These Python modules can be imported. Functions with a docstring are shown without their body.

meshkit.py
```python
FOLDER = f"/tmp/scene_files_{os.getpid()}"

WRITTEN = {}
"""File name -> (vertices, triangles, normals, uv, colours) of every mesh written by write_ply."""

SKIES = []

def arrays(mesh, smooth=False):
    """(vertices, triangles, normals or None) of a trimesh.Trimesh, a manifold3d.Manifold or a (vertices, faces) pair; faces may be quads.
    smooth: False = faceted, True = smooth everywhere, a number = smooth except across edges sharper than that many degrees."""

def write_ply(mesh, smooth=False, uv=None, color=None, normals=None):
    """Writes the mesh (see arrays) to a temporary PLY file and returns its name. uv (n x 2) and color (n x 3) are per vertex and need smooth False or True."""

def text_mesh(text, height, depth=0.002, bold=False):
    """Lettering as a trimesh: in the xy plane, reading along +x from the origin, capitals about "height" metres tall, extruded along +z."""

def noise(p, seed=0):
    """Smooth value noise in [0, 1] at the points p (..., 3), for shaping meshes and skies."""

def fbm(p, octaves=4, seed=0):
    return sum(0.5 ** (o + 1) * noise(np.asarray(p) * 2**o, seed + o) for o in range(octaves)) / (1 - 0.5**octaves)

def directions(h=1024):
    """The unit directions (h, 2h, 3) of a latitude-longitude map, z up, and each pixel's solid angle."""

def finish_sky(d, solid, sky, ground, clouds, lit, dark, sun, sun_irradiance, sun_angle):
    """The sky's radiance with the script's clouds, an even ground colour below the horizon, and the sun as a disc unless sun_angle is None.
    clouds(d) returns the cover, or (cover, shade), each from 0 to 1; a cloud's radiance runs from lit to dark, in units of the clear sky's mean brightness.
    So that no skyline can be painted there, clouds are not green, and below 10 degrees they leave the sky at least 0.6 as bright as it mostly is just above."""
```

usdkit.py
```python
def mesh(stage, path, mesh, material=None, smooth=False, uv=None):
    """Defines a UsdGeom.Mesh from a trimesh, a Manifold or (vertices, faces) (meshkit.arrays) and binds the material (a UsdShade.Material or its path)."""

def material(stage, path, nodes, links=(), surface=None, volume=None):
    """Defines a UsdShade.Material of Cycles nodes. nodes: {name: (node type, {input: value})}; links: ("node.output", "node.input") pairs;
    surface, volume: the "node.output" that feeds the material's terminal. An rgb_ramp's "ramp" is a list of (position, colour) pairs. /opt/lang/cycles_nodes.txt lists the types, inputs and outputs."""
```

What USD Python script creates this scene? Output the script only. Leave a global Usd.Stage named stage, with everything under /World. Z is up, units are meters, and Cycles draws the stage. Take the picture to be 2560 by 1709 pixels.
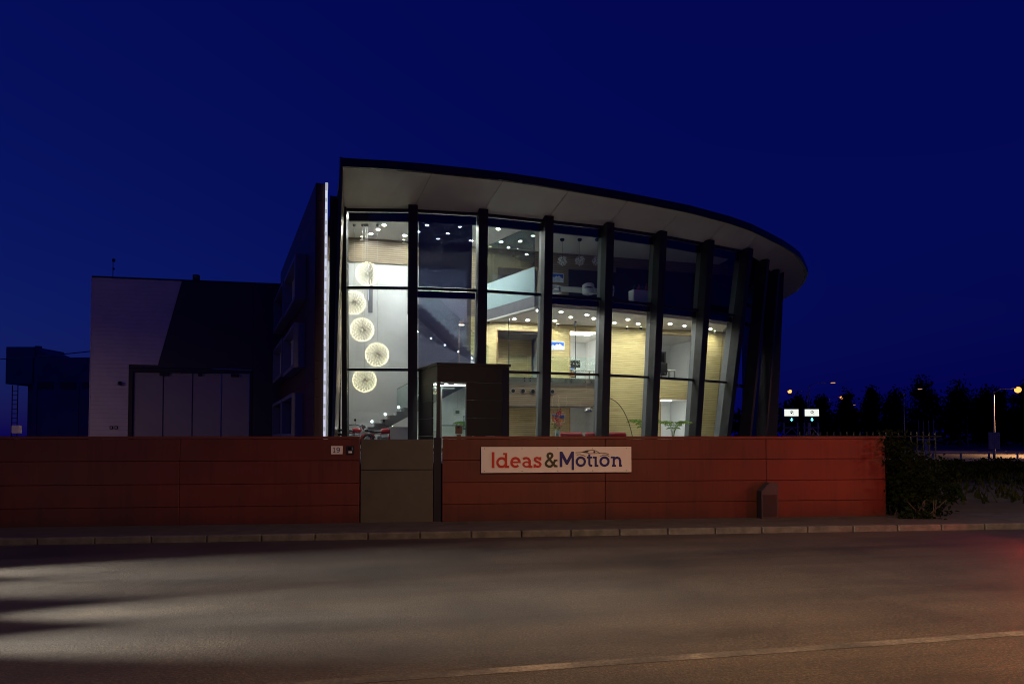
import math, random
import numpy as np, trimesh, usdkit, meshkit
from pxr import Usd, UsdGeom, UsdLux, UsdShade, Gf, Sdf, Vt
from shapely.geometry import Polygon, LineString, Point, box as sbox
from shapely.ops import unary_union
from shapely import affinity

random.seed(7)
rng = np.random.default_rng(7)
stage = Usd.Stage.CreateInMemory()
UsdGeom.SetStageUpAxis(stage, UsdGeom.Tokens.z)
UsdGeom.SetStageMetersPerUnit(stage, 1.0)
UsdGeom.Xform.Define(stage, '/World')
R = math.radians

# ------------------------------------------------------------------ camera, sky, exposure
cam = UsdGeom.Camera.Define(stage, '/World/camera')
cam.AddTranslateOp().Set(Gf.Vec3d(0, 0, 2.0))
cam.AddRotateXOp().Set(91.7)
cam.CreateFocalLengthAttr(24.0)
cam.CreateHorizontalApertureAttr(36.0)
cam.CreateVerticalApertureAttr(36.0 * 683 / 1024)
cam.CreateVerticalApertureOffsetAttr(2.6)
cam.CreateClippingRangeAttr(Gf.Vec2f(0.1, 5000))
cam.CreateExposureAttr(0.0)

SUN_EL, SUN_ROT = R(-3.0), R(-75.0)          # the sun is below the horizon, to the left
usdkit.material(stage, '/World/Looks/twilight_sky', {
    'sky': ('sky_texture', {'sky_type': 'single_scattering', 'sun_disc': False, 'sun_elevation': SUN_EL, 'sun_rotation': SUN_ROT, 'aerosol_density': 0.6, 'ozone_density': 2.0}),
    'tint': ('mix', {'mix_type': 'multiply', 'fac': 1.0, 'color2': (0.35, 0.70, 2.5)}),
    'lift': ('mix', {'mix_type': 'add', 'fac': 1.0, 'color2': (0.001, 0.007, 0.68)}),
    'bg': ('background_shader', {'strength': 0.10})},
    [('sky.color', 'tint.color1'), ('tint.color', 'lift.color1'), ('lift.color', 'bg.color')], surface='bg.background')
dome = UsdLux.DomeLight.Define(stage, '/World/sky')
UsdShade.MaterialBindingAPI.Apply(dome.GetPrim()).Bind(UsdShade.Material.Get(stage, '/World/Looks/twilight_sky'))
dome.GetPrim().SetCustomDataByKey('kind', 'structure')

# ------------------------------------------------------------------ materials
def mat(name, nodes, links, surface):
    return usdkit.material(stage, '/World/Looks/' + name, nodes, links, surface)

def plain(name, col, rough=0.5, metal=0.0, var=0.12, scale=3.0, spec=0.5, bump=0.0, coat=0.0):
    """A surface whose tone wanders a little."""
    a = tuple(c * (1 - var) for c in col); b = tuple(min(1, c * (1 + var)) for c in col)
    nodes = {'g': ('geometry', {}), 'n': ('noise_texture', {'scale': scale, 'detail': 5.0, 'roughness': 0.6}),
             'r': ('rgb_ramp', {'ramp': [(0.3, a), (0.7, b)]}),
             'p': ('principled_bsdf', {'roughness': rough, 'metallic': metal, 'specular_ior_level': spec, 'coat_weight': coat})}
    links = [('g.position', 'n.vector'), ('n.fac', 'r.fac'), ('r.color', 'p.base_color')]
    if bump:
        nodes['b'] = ('bump', {'strength': bump, 'distance': 0.02}); links += [('n.fac', 'b.height'), ('b.normal', 'p.normal')]
    return mat(name, nodes, links, 'p.BSDF')

def glow(name, col, strength):
    return mat(name, {'e': ('emission', {'color': col, 'strength': strength})}, [], 'e.emission')

def pane(name, tint=(0.93, 0.97, 0.95), ior=1.45, rough=0.0, block=0.0, blockcol=(0.1, 0.1, 0.1)):
    f0 = ((ior - 1) / (ior + 1)) ** 2 * 1.7
    nodes = {'t': ('transparent_bsdf', {'color': tint}), 'g': ('glossy_bsdf', {'color': (1, 1, 1), 'roughness': rough}),
             'lw': ('layer_weight', {'blend': 0.5}), 'pw': ('math', {'math_type': 'power', 'value2': 5.0}), 'f': ('math', {'math_type': 'multiply_add', 'value2': 1 - f0, 'value3': f0}), 'm': ('mix_closure', {})}
    links = [('lw.facing', 'pw.value1'), ('pw.value', 'f.value1'), ('f.value', 'm.fac'), ('t.BSDF', 'm.closure1'), ('g.BSDF', 'm.closure2')]
    out = 'm.closure'
    if block:
        nodes['d'] = ('diffuse_bsdf', {'color': blockcol}); nodes['m2'] = ('mix_closure', {'fac': block})
        links += [('m.closure', 'm2.closure1'), ('d.BSDF', 'm2.closure2')]; out = 'm2.closure'
    return mat(name, nodes, links, out)

M = {}
M['dark_metal'] = plain('dark_metal', (0.022, 0.022, 0.024), 0.38, 0.3, 0.15)
M['fin_inner'] = plain('fin_inner', (0.11, 0.12, 0.14), 0.5, 0.0, 0.08)
M['fin_metal'] = plain('fin_metal', (0.028, 0.030, 0.034), 0.5, 0.0, 0.12, spec=0.3)
M['frame_metal'] = plain('frame_metal', (0.03, 0.032, 0.036), 0.35, 0.4, 0.1)
M['bronze'] = plain('bronze', (0.34, 0.28, 0.18), 0.28, 0.9, 0.35, 6)
M['blue_panel'] = plain('blue_panel', (0.03, 0.045, 0.10), 0.25, 0.2, 0.15)
M['soffit'] = plain('soffit', (0.64, 0.68, 0.58), 0.55, 0, 0.05, 1.2)
M['white_wall'] = plain('white_wall', (0.70, 0.71, 0.73), 0.7, 0, 0.04, 0.8)
M['ceiling'] = plain('ceiling', (0.78, 0.76, 0.73), 0.7, 0, 0.03, 0.8)
M['grey_floor'] = plain('grey_floor', (0.30, 0.30, 0.31), 0.25, 0, 0.15, 2)
M['stair_grey'] = plain('stair_grey', (0.17, 0.17, 0.19), 0.5, 0, 0.1)
M['recess_grey'] = plain('recess_grey', (0.15, 0.13, 0.115), 0.6, 0, 0.1)
M['white_gloss'] = plain('white_gloss', (0.78, 0.78, 0.76), 0.2, 0, 0.03)
M['black'] = plain('black', (0.012, 0.012, 0.013), 0.35, 0, 0.2)
M['chrome'] = plain('chrome', (0.6, 0.6, 0.62), 0.15, 1.0, 0.05)
M['steel'] = plain('steel', (0.32, 0.33, 0.34), 0.35, 0.9, 0.15)
M['red_paint'] = plain('red_paint', (0.42, 0.02, 0.02), 0.2, 0, 0.08, coat=0.6)
M['red_cloth'] = plain('red_cloth', (0.36, 0.02, 0.035), 0.8, 0, 0.15, 20)
M['flower_red'] = plain('flower_red', (0.5, 0.015, 0.05), 0.5, 0, 0.3, 30)
M['flower_pink'] = plain('flower_pink', (0.65, 0.25, 0.28), 0.5, 0, 0.3, 30)
M['twig'] = plain('twig', (0.45, 0.38, 0.25), 0.7, 0, 0.2, 30)
M['leaf_bright'] = mat('leaf_bright', {'d': ('diffuse_bsdf', {'color': (0.16, 0.26, 0.07)}), 't': ('translucent_bsdf', {'color': (0.16, 0.26, 0.05)}), 'm': ('mix_closure', {'fac': 0.4})},
                       [('d.BSDF', 'm.closure1'), ('t.BSDF', 'm.closure2')], 'm.closure')
def leafy(name, a, b):
    return mat(name, {'g': ('geometry', {}), 'r': ('rgb_ramp', {'ramp': [(0.0, a), (1.0, b)]}), 'd': ('diffuse_bsdf', {}), 't': ('translucent_bsdf', {}), 'm': ('mix_closure', {'fac': 0.25})},
               [('g.random_per_island', 'r.fac'), ('r.color', 'd.color'), ('r.color', 't.color'), ('d.BSDF', 'm.closure1'), ('t.BSDF', 'm.closure2')], 'm.closure')
M['tree_leaf'] = leafy('tree_leaf', (0.02, 0.03, 0.015), (0.06, 0.07, 0.025))
M['ivy_leaf'] = leafy('ivy_leaf', (0.014, 0.022, 0.008), (0.05, 0.055, 0.02))
M['bush_leaf'] = leafy('bush_leaf', (0.03, 0.04, 0.012), (0.09, 0.085, 0.03))
M['grass'] = leafy('grass', (0.05, 0.06, 0.015), (0.13, 0.11, 0.04))
M['bark'] = plain('bark', (0.06, 0.045, 0.03), 0.9, 0, 0.3, 12)
M['orange_paint'] = mat('orange_paint', {
    'g': ('geometry', {}), 'o': ('object_info', {}), 'sz': ('separate_xyz', {}), 'mp': ('mapping', {'scale': (9.0, 9.0, 0.55)}), 'n': ('noise_texture', {'scale': 1.0, 'detail': 5.0, 'roughness': 0.65}),
    'n2': ('noise_texture', {'scale': 1.4, 'detail': 4.0}), 'st': ('rgb_ramp', {'ramp': [(0.30, (0.72, 0.74, 0.78)), (0.5, (1, 1, 1)), (0.72, (1.12, 1.1, 1.08))]}),
    'bl': ('rgb_ramp', {'ramp': [(0.3, (0.86, 0.88, 0.9)), (0.7, (1.1, 1.08, 1.06))]}), 'pr': ('rgb_ramp', {'ramp': [(0.0, (0.088, 0.0145, 0.0055)), (1.0, (0.116, 0.0195, 0.0075))]}),
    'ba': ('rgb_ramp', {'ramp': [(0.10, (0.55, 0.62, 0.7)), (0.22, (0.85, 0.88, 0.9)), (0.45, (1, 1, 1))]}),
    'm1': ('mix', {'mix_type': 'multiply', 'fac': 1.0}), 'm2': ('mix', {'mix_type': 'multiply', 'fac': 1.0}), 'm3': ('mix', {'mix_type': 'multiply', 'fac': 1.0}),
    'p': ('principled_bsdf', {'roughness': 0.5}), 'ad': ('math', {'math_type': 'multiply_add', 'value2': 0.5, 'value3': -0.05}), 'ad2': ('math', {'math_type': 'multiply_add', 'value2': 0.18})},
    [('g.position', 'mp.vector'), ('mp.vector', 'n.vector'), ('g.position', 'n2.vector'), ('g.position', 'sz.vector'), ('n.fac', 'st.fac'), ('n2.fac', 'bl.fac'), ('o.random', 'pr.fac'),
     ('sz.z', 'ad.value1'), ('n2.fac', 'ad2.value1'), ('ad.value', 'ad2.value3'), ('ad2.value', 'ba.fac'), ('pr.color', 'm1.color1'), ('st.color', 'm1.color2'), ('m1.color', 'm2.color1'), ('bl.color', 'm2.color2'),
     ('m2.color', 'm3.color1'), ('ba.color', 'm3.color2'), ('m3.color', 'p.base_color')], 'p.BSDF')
M['coping'] = plain('coping', (0.13, 0.03, 0.015), 0.45, 0.2, 0.1)
M['gate_grey'] = plain('gate_grey', (0.075, 0.07, 0.05), 0.5, 0.1, 0.12)
M['sign_white'] = plain('sign_white', (0.72, 0.70, 0.66), 0.4, 0, 0.03)
M['sign_red'] = plain('sign_red', (0.50, 0.03, 0.015), 0.4, 0, 0.03)
M['sign_navy'] = plain('sign_navy', (0.02, 0.015, 0.16), 0.4, 0, 0.03)
M['sign_olive'] = plain('sign_olive', (0.05, 0.045, 0.02), 0.4, 0, 0.03)
M['plank_white'] = plain('plank_white', (0.60, 0.57, 0.58), 0.5, 0, 0.06, 1.5)
M['hall_dark'] = plain('hall_dark', (0.04, 0.04, 0.05), 0.5, 0.2, 0.1)
M['door_grey'] = plain('door_grey', (0.33, 0.31, 0.32), 0.45, 0, 0.05, 1)
M['concrete'] = plain('concrete', (0.30, 0.29, 0.30), 0.85, 0, 0.2, 0.8, bump=0.2)
M['far_concrete'] = plain('far_concrete', (0.22, 0.20, 0.22), 0.9, 0, 0.25, 0.4)
M['red_clad'] = plain('red_clad', (0.055, 0.012, 0.010), 0.45, 0, 0.15)
M['frame_blue'] = plain('frame_blue', (0.20, 0.23, 0.32), 0.4, 0.1, 0.08)
M['pale_reveal'] = plain('pale_reveal', (0.60, 0.66, 0.52), 0.6, 0, 0.08, 4)
M['pave'] = plain('pave', (0.058, 0.052, 0.046), 0.85, 0, 0.35, 3, bump=0.3)
M['kerb'] = plain('kerb', (0.085, 0.078, 0.068), 0.8, 0, 0.4, 5)
M['dirt'] = plain('dirt', (0.06, 0.055, 0.03), 0.95, 0, 0.35, 0.6)
M['galv'] = plain('galv', (0.45, 0.45, 0.44), 0.5, 0.6, 0.1)
M['wood_plain'] = plain('wood_plain', (0.42, 0.29, 0.13), 0.5, 0, 0.2, 5)
M['picture_blue'] = plain('picture_blue', (0.03, 0.12, 0.55), 0.3, 0, 0.3, 2)
M['picture_snow'] = plain('picture_snow', (0.55, 0.62, 0.75), 0.3, 0, 0.25, 8)
M['picture_orange'] = plain('picture_orange', (0.7, 0.25, 0.04), 0.3, 0, 0.5, 6)
M['brown_box'] = plain('brown_box', (0.14, 0.09, 0.06), 0.5, 0, 0.1)
M['tyre'] = plain('tyre', (0.02, 0.02, 0.02), 0.8, 0, 0.2)
M['car_white'] = plain('car_white', (0.62, 0.61, 0.58), 0.25, 0.0, 0.04, coat=0.8)
M['car_grey'] = plain('car_grey', (0.10, 0.10, 0.11), 0.28, 0.4, 0.06, coat=0.8)
M['car_glass'] = plain('car_glass', (0.01, 0.012, 0.014), 0.05, 0, 0.05)
M['glass'] = pane('glass', ior=1.38)
M['clear_glass'] = pane('clear_glass', (0.90, 0.96, 0.94), 1.35)
M['navy_panel'] = plain('navy_panel', (0.030, 0.030, 0.034), 0.5, 0, 0.1)
M['tinted_glass'] = pane('tinted_glass', (0.55, 0.62, 0.62), 1.45)
M['frosted'] = pane('frosted', (0.80, 0.93, 0.95), 1.4, 0.1, 0.75, (0.50, 0.66, 0.70))
M['blind'] = pane('blind', (0.55, 0.6, 0.75), 1.25, 0.2, 0.72, (0.05, 0.055, 0.085))
M['sheer'] = pane('sheer', (0.78, 0.80, 0.92), 1.2, 0.2, 0.42, (0.26, 0.265, 0.34))
M['dark_glass'] = plain('dark_glass', (0.008, 0.009, 0.012), 0.04, 0, 0.05, spec=0.6)
def wood_mat(name, ca, cb, cc): return mat(name, {
    'g': ('geometry', {}), 'w': ('wave_texture', {'bands_direction': 'z', 'profile': 'saw', 'scale': 3.3, 'distortion': 0.0}),
    'mp': ('mapping', {'scale': (0.5, 0.5, 12.0)}), 'n': ('noise_texture', {'scale': 2.2, 'detail': 4.0}),
    'c': ('rgb_ramp', {'ramp': [(0.25, ca), (0.5, cb), (0.75, cc)]}),
    'gr': ('rgb_ramp', {'ramp': [(0.0, (0.35, 0.35, 0.35)), (0.16, (0.6, 0.6, 0.6)), (0.22, (1, 1, 1)), (1.0, (1, 1, 1))]}),
    'mx': ('mix', {'mix_type': 'multiply', 'fac': 1.0}), 'b': ('bump', {'strength': 0.5, 'distance': 0.02}), 'p': ('principled_bsdf', {'roughness': 0.5})},
    [('g.position', 'w.vector'), ('g.position', 'mp.vector'), ('mp.vector', 'n.vector'), ('n.fac', 'c.fac'), ('w.fac', 'gr.fac'), ('c.color', 'mx.color1'), ('gr.color', 'mx.color2'),
     ('mx.color', 'p.base_color'), ('gr.color', 'b.height'), ('b.normal', 'p.normal')], 'p.BSDF')
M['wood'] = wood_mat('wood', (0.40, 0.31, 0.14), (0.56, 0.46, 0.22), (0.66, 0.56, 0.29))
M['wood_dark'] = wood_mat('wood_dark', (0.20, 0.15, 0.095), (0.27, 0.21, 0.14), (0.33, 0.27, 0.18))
# brushed dark panels of the entrance porch
M['porch'] = mat('porch', {'g': ('geometry', {}), 'mp': ('mapping', {'scale': (1.0, 1.0, 60.0)}), 'n': ('noise_texture', {'scale': 4.0, 'detail': 3.0}),
    'r': ('rgb_ramp', {'ramp': [(0.3, (0.012, 0.011, 0.011)), (0.7, (0.018, 0.017, 0.017))]}), 'b': ('bump', {'strength': 0.08, 'distance': 0.01}),
    'p': ('principled_bsdf', {'roughness': 0.42, 'metallic': 0.0, 'specular_ior_level': 0.3})},
    [('g.position', 'mp.vector'), ('mp.vector', 'n.vector'), ('n.fac', 'r.fac'), ('r.color', 'p.base_color'), ('n.fac', 'b.height'), ('b.normal', 'p.normal')], 'p.BSDF')
# asphalt: fine stones, wide worn lanes along the road
ROAD_ROT = R(10.0)
M['asphalt'] = mat('asphalt', {
    'g': ('geometry', {}), 'v': ('voronoi_texture', {'scale': 95.0}), 'n': ('noise_texture', {'scale': 40.0, 'detail': 6.0, 'roughness': 0.7}),
    'mp': ('mapping', {'mapping_type': 'texture', 'rotation': (0, 0, ROAD_ROT), 'scale': (14.0, 0.9, 1.0)}), 'n2': ('noise_texture', {'scale': 1.0, 'detail': 4.0, 'roughness': 0.55}),
    'n3': ('noise_texture', {'scale': 0.7, 'detail': 5.0}),
    'st': ('rgb_ramp', {'ramp': [(0.0, (0.105, 0.085, 0.060)), (0.28, (0.058, 0.047, 0.034)), (0.6, (0.032, 0.0265, 0.020))]}),
    'sp': ('rgb_ramp', {'ramp': [(0.36, (0.35, 0.35, 0.35)), (0.52, (1.0, 1.0, 1.0)), (0.62, (1.9, 1.75, 1.5)), (0.75, (3.2, 2.8, 2.2))]}),
    'ln': ('rgb_ramp', {'ramp': [(0.32, (0.58, 0.58, 0.58)), (0.5, (1.0, 1.0, 1.0)), (0.68, (1.35, 1.33, 1.3))]}),
    'bl': ('rgb_ramp', {'ramp': [(0.3, (0.62, 0.62, 0.62)), (0.5, (1.0, 1.0, 1.0)), (0.7, (1.22, 1.22, 1.22))]}),
    'wn': ('noise_texture', {'scale': 1.1, 'detail': 6.0, 'roughness': 0.6}), 'wo': ('vector_math', {'math_type': 'multiply_add', 'vector2': (0.9, 0.9, 0.0)}), 'vc': ('voronoi_texture', {'feature': 'distance_to_edge', 'scale': 0.30}),
    'ck': ('rgb_ramp', {'ramp': [(0.0, (0.35, 0.35, 0.35)), (0.006, (0.6, 0.6, 0.6)), (0.014, (1, 1, 1)), (1.0, (1, 1, 1))]}), 'm4': ('mix', {'mix_type': 'multiply', 'fac': 0.28}),
    'm1': ('mix', {'mix_type': 'multiply', 'fac': 1.0}), 'm2': ('mix', {'mix_type': 'multiply', 'fac': 1.0}), 'm3': ('mix', {'mix_type': 'multiply', 'fac': 1.0}),
    'b': ('bump', {'strength': 0.7, 'distance': 0.012}), 'p': ('principled_bsdf', {'roughness': 0.62})},
    [('g.position', 'v.vector'), ('g.position', 'n.vector'), ('g.position', 'mp.vector'), ('mp.vector', 'n2.vector'), ('g.position', 'n3.vector'), ('v.distance', 'st.fac'), ('n.fac', 'sp.fac'),
     ('n2.fac', 'ln.fac'), ('n3.fac', 'bl.fac'), ('st.color', 'm1.color1'), ('sp.color', 'm1.color2'), ('m1.color', 'm2.color1'), ('ln.color', 'm2.color2'), ('m2.color', 'm3.color1'), ('bl.color', 'm3.color2'),
     ('g.position', 'wn.vector'), ('wn.color', 'wo.vector1'), ('g.position', 'wo.vector3'), ('wo.vector', 'vc.vector'), ('vc.distance', 'ck.fac'), ('m3.color', 'm4.color1'), ('ck.color', 'm4.color2'),
     ('m4.color', 'p.base_color'), ('n.fac', 'b.height'), ('b.normal', 'p.normal')], 'p.BSDF')
# worn road paint: asphalt shows through where it has rubbed away
M['road_paint'] = mat('road_paint', {
    'g': ('geometry', {}), 'n': ('noise_texture', {'scale': 26.0, 'detail': 8.0, 'roughness': 0.75}), 'n2': ('noise_texture', {'scale': 1.3, 'detail': 3.0}),
    'ad': ('math', {'math_type': 'add'}), 'f': ('rgb_ramp', {'ramp': [(0.42, (0.035, 0.032, 0.028)), (0.52, (0.09, 0.08, 0.068)), (0.62, (0.20, 0.18, 0.145))]}),
    'hf': ('math', {'math_type': 'multiply', 'value2': 0.5}), 'p': ('principled_bsdf', {'roughness': 0.7})},
    [('g.position', 'n.vector'), ('g.position', 'n2.vector'), ('n.fac', 'ad.value1'), ('n2.fac', 'ad.value2'), ('ad.value', 'hf.value1'), ('hf.value', 'f.fac'), ('f.color', 'p.base_color')], 'p.BSDF')
M['lamp_white'] = glow('lamp_white', (1.0, 0.97, 0.90), 900.0)
M['lamp_atrium'] = glow('lamp_atrium', (0.97, 0.97, 0.96), 640.0)
M['lamp_warm'] = glow('lamp_warm', (1.0, 0.84, 0.52), 480.0)
M['glass_edge'] = plain('glass_edge', (0.12, 0.20, 0.18), 0.3)
M['lamp_porch'] = glow('lamp_porch', (0.9, 1.0, 0.97), 60.0)
M['lamp_office'] = glow('lamp_office', (1.0, 0.98, 0.88), 24.0)
M['bulb'] = glow('bulb', (1.0, 0.84, 0.50), 8.0)
M['led'] = glow('led', (0.75, 0.78, 1.0), 0.85)
M['led_soft'] = glow('led_soft', (0.72, 0.74, 0.9), 0.55)
M['sodium'] = glow('sodium', (1.0, 0.32, 0.07), 2.4)
M['sodium_dim'] = glow('sodium_dim', (1.0, 0.50, 0.22), 0.9)
M['sign_lit'] = glow('sign_lit', (0.95, 1.0, 0.92), 0.95)
M['arrow_lit'] = glow('arrow_lit', (0.15, 0.9, 1.0), 2.5)
M['tail_red'] = glow('tail_red', (1.0, 0.03, 0.012), 1200.0)
M['head_white'] = glow('head_white', (1.0, 0.93, 0.8), 60.0)
M['spot_small'] = glow('spot_small', (0.8, 0.9, 1.0), 40.0)

# ------------------------------------------------------------------ helpers
used = {}
class P:
    def __init__(s, path, inv): s.path, s.inv = path, inv
    @property
    def prim(s): return stage.GetPrimAtPath(s.path)
WORLD = P('/World', np.eye(4))
def fresh(parent, name):
    k = (parent, name); n = used.get(k, 0); used[k] = n + 1
    return f'{parent}/{name}' + (f'_{n:03d}' if n else '')
def tag(o, label=None, cat=None, group=None, kind=None):
    for k, v in (('label', label), ('category', cat), ('group', group), ('kind', kind)):
        if v: o.prim.SetCustomDataByKey(k, v)
    return o
def rotz(a, loc=(0, 0, 0)):
    m = trimesh.transformations.rotation_matrix(a, (0, 0, 1)); m[:3, 3] = loc; return m
def thing(name, label, cat, loc=(0, 0, 0), rz=0.0, group=None):
    """An Xform at the thing's base; its parts are given in world coordinates unless local=True."""
    p = fresh('/World', name); x = UsdGeom.Xform.Define(stage, p)
    x.AddTranslateOp().Set(Gf.Vec3d(*map(float, loc))); x.AddRotateZOp().Set(math.degrees(rz))
    return tag(P(p, np.linalg.inv(rotz(rz, loc))), label, cat, group)
def obj(name, mesh, m, parent=WORLD, smooth=False, local=False, label=None, cat=None, group=None, kind=None):
    p = fresh(parent.path, name); mesh = mesh.copy()
    if not local: mesh.apply_transform(parent.inv)
    usdkit.mesh(stage, p, mesh, M[m] if isinstance(m, str) else m, smooth)
    return tag(P(p, parent.inv), label, cat, group, kind)
def dup(src, name, label, cat, loc, rz=0.0, group=None, scale=None):
    p = fresh('/World', name); x = UsdGeom.Xform.Define(stage, p)
    x.GetPrim().GetReferences().AddInternalReference(src.path)
    x.ClearXformOpOrder(); x.AddTranslateOp(opSuffix='put').Set(Gf.Vec3d(*map(float, loc))); x.AddRotateZOp(opSuffix='put').Set(math.degrees(rz))
    if scale: x.AddScaleOp(opSuffix='put').Set(Gf.Vec3f(*scale))
    x.GetPrim().SetInstanceable(True)
    return tag(P(p, np.eye(4)), label, cat, group)
cat = trimesh.util.concatenate
def hexa(c):
    """Solid from 8 corners: bottom 4 (counter-clockwise), top 4."""
    f = [[0, 2, 1], [0, 3, 2], [4, 5, 6], [4, 6, 7]]
    for i in range(4):
        j = (i + 1) % 4; f += [[i, j, j + 4], [i, j + 4, i + 4]]
    m = trimesh.Trimesh(np.array(c, float), f, process=False)
    if m.volume < 0: m.invert()
    return m
def box(c, s, rz=0.0):
    m = trimesh.creation.box(s); m.apply_transform(rotz(rz, c)); return m
def rbox(c, s, r=0.02, rz=0.0):
    """Box with chamfered edges."""
    h = np.array(s) / 2; r = min(r, h.min() * .9); v = []
    for sx in (-1, 1):
        for sy in (-1, 1):
            for sz in (-1, 1):
                for k in range(3):
                    q = h - r; q[k] = h[k]; v.append(q * (sx, sy, sz))
    m = trimesh.convex.convex_hull(np.array(v)); m.apply_transform(rotz(rz, c)); return m
def beam(p, q, w, h, up=(0, 0, 1)):
    p, q = np.array(p, float), np.array(q, float); d = q - p; d /= np.linalg.norm(d)
    s = np.cross(d, up); s = s / np.linalg.norm(s) if np.linalg.norm(s) > 1e-6 else np.array([1.0, 0, 0]); u = np.cross(s, d)
    k = [(-1, -1), (1, -1), (1, 1), (-1, 1)]
    return hexa([p + s * a * w / 2 + u * b * h / 2 for a, b in k] + [q + s * a * w / 2 + u * b * h / 2 for a, b in k])
def slab(pts, vec):
    """Convex planar polygon of 3-D points thickened along vec."""
    pts = np.array(pts, float); n = len(pts); v = np.vstack([pts, pts + np.array(vec, float)])
    f = [[0, i + 1, i] for i in range(1, n - 1)] + [[n, n + i, n + i + 1] for i in range(1, n - 1)]
    for i in range(n):
        j = (i + 1) % n; f += [[i, j, j + n], [i, j + n, i + n]]
    m = trimesh.Trimesh(v, f, process=False)
    if m.volume < 0: m.invert()
    return m
def poly_plate(poly, o, ux, uy, t):
    """Shapely polygon in the plane (o, ux, uy), extruded by t along ux x uy."""
    ux, uy = np.array(ux, float), np.array(uy, float); out = []
    for g in getattr(poly, 'geoms', [poly]):
        if g.is_empty: continue
        m = trimesh.creation.extrude_polygon(g, abs(t), engine='earcut')
        T = np.eye(4); T[:3, 0], T[:3, 1], T[:3, 2], T[:3, 3] = ux, uy, np.cross(ux, uy) * (1 if t > 0 else -1), o
        m.apply_transform(T)
        if t < 0: m.invert()
        out.append(m)
    return cat(out)
def flat_poly(poly, z0, z1):
    m = trimesh.creation.extrude_polygon(poly, z1 - z0, engine='earcut'); m.apply_translation((0, 0, z0)); return m
def tube(pts, r, n=8, r1=None):
    pts = np.array(pts, float); k = len(pts); rs = np.linspace(r, r if r1 is None else r1, k); rings = []
    t = np.gradient(pts, axis=0) if k > 2 else np.repeat([pts[1] - pts[0]], 2, 0)
    ref = np.array([0, 0, 1.0]) if abs(t[0][2]) < .9 * np.linalg.norm(t[0]) else np.array([1.0, 0, 0])
    for p, d, rr in zip(pts, t, rs):
        d = d / np.linalg.norm(d); s = np.cross(d, ref); s /= np.linalg.norm(s); u = np.cross(s, d); ref = u if abs(u @ d) < .9 else ref
        a = np.arange(n) * 2 * np.pi / n
        rings.append(p + rr * (np.cos(a)[:, None] * s + np.sin(a)[:, None] * u))
    v = np.vstack(rings + [pts[:1], pts[-1:]]); f = []
    for i in range(k - 1):
        for j in range(n):
            a, b = i * n + j, i * n + (j + 1) % n; f += [[a, b, b + n], [a, b + n, a + n]]
    for j in range(n):
        f += [[k * n, (j + 1) % n, j], [k * n + 1, (k - 1) * n + j, (k - 1) * n + (j + 1) % n]]
    m = trimesh.Trimesh(v, f, process=False)
    if m.volume < 0: m.invert()
    return m
def cyl(c, r, h, n=20, axis=None):
    m = trimesh.creation.cylinder(r, h, sections=n)
    if axis is not None: m.apply_transform(trimesh.geometry.align_vectors((0, 0, 1), axis))
    m.apply_translation(c); return m
def ball(c, r, sub=2):
    m = trimesh.creation.icosphere(sub, r); m.apply_translation(c); return m
def lathe(prof, c, n=24):
    m = trimesh.creation.revolve(np.array(prof, float), sections=n); m.apply_translation(c); return m
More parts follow.
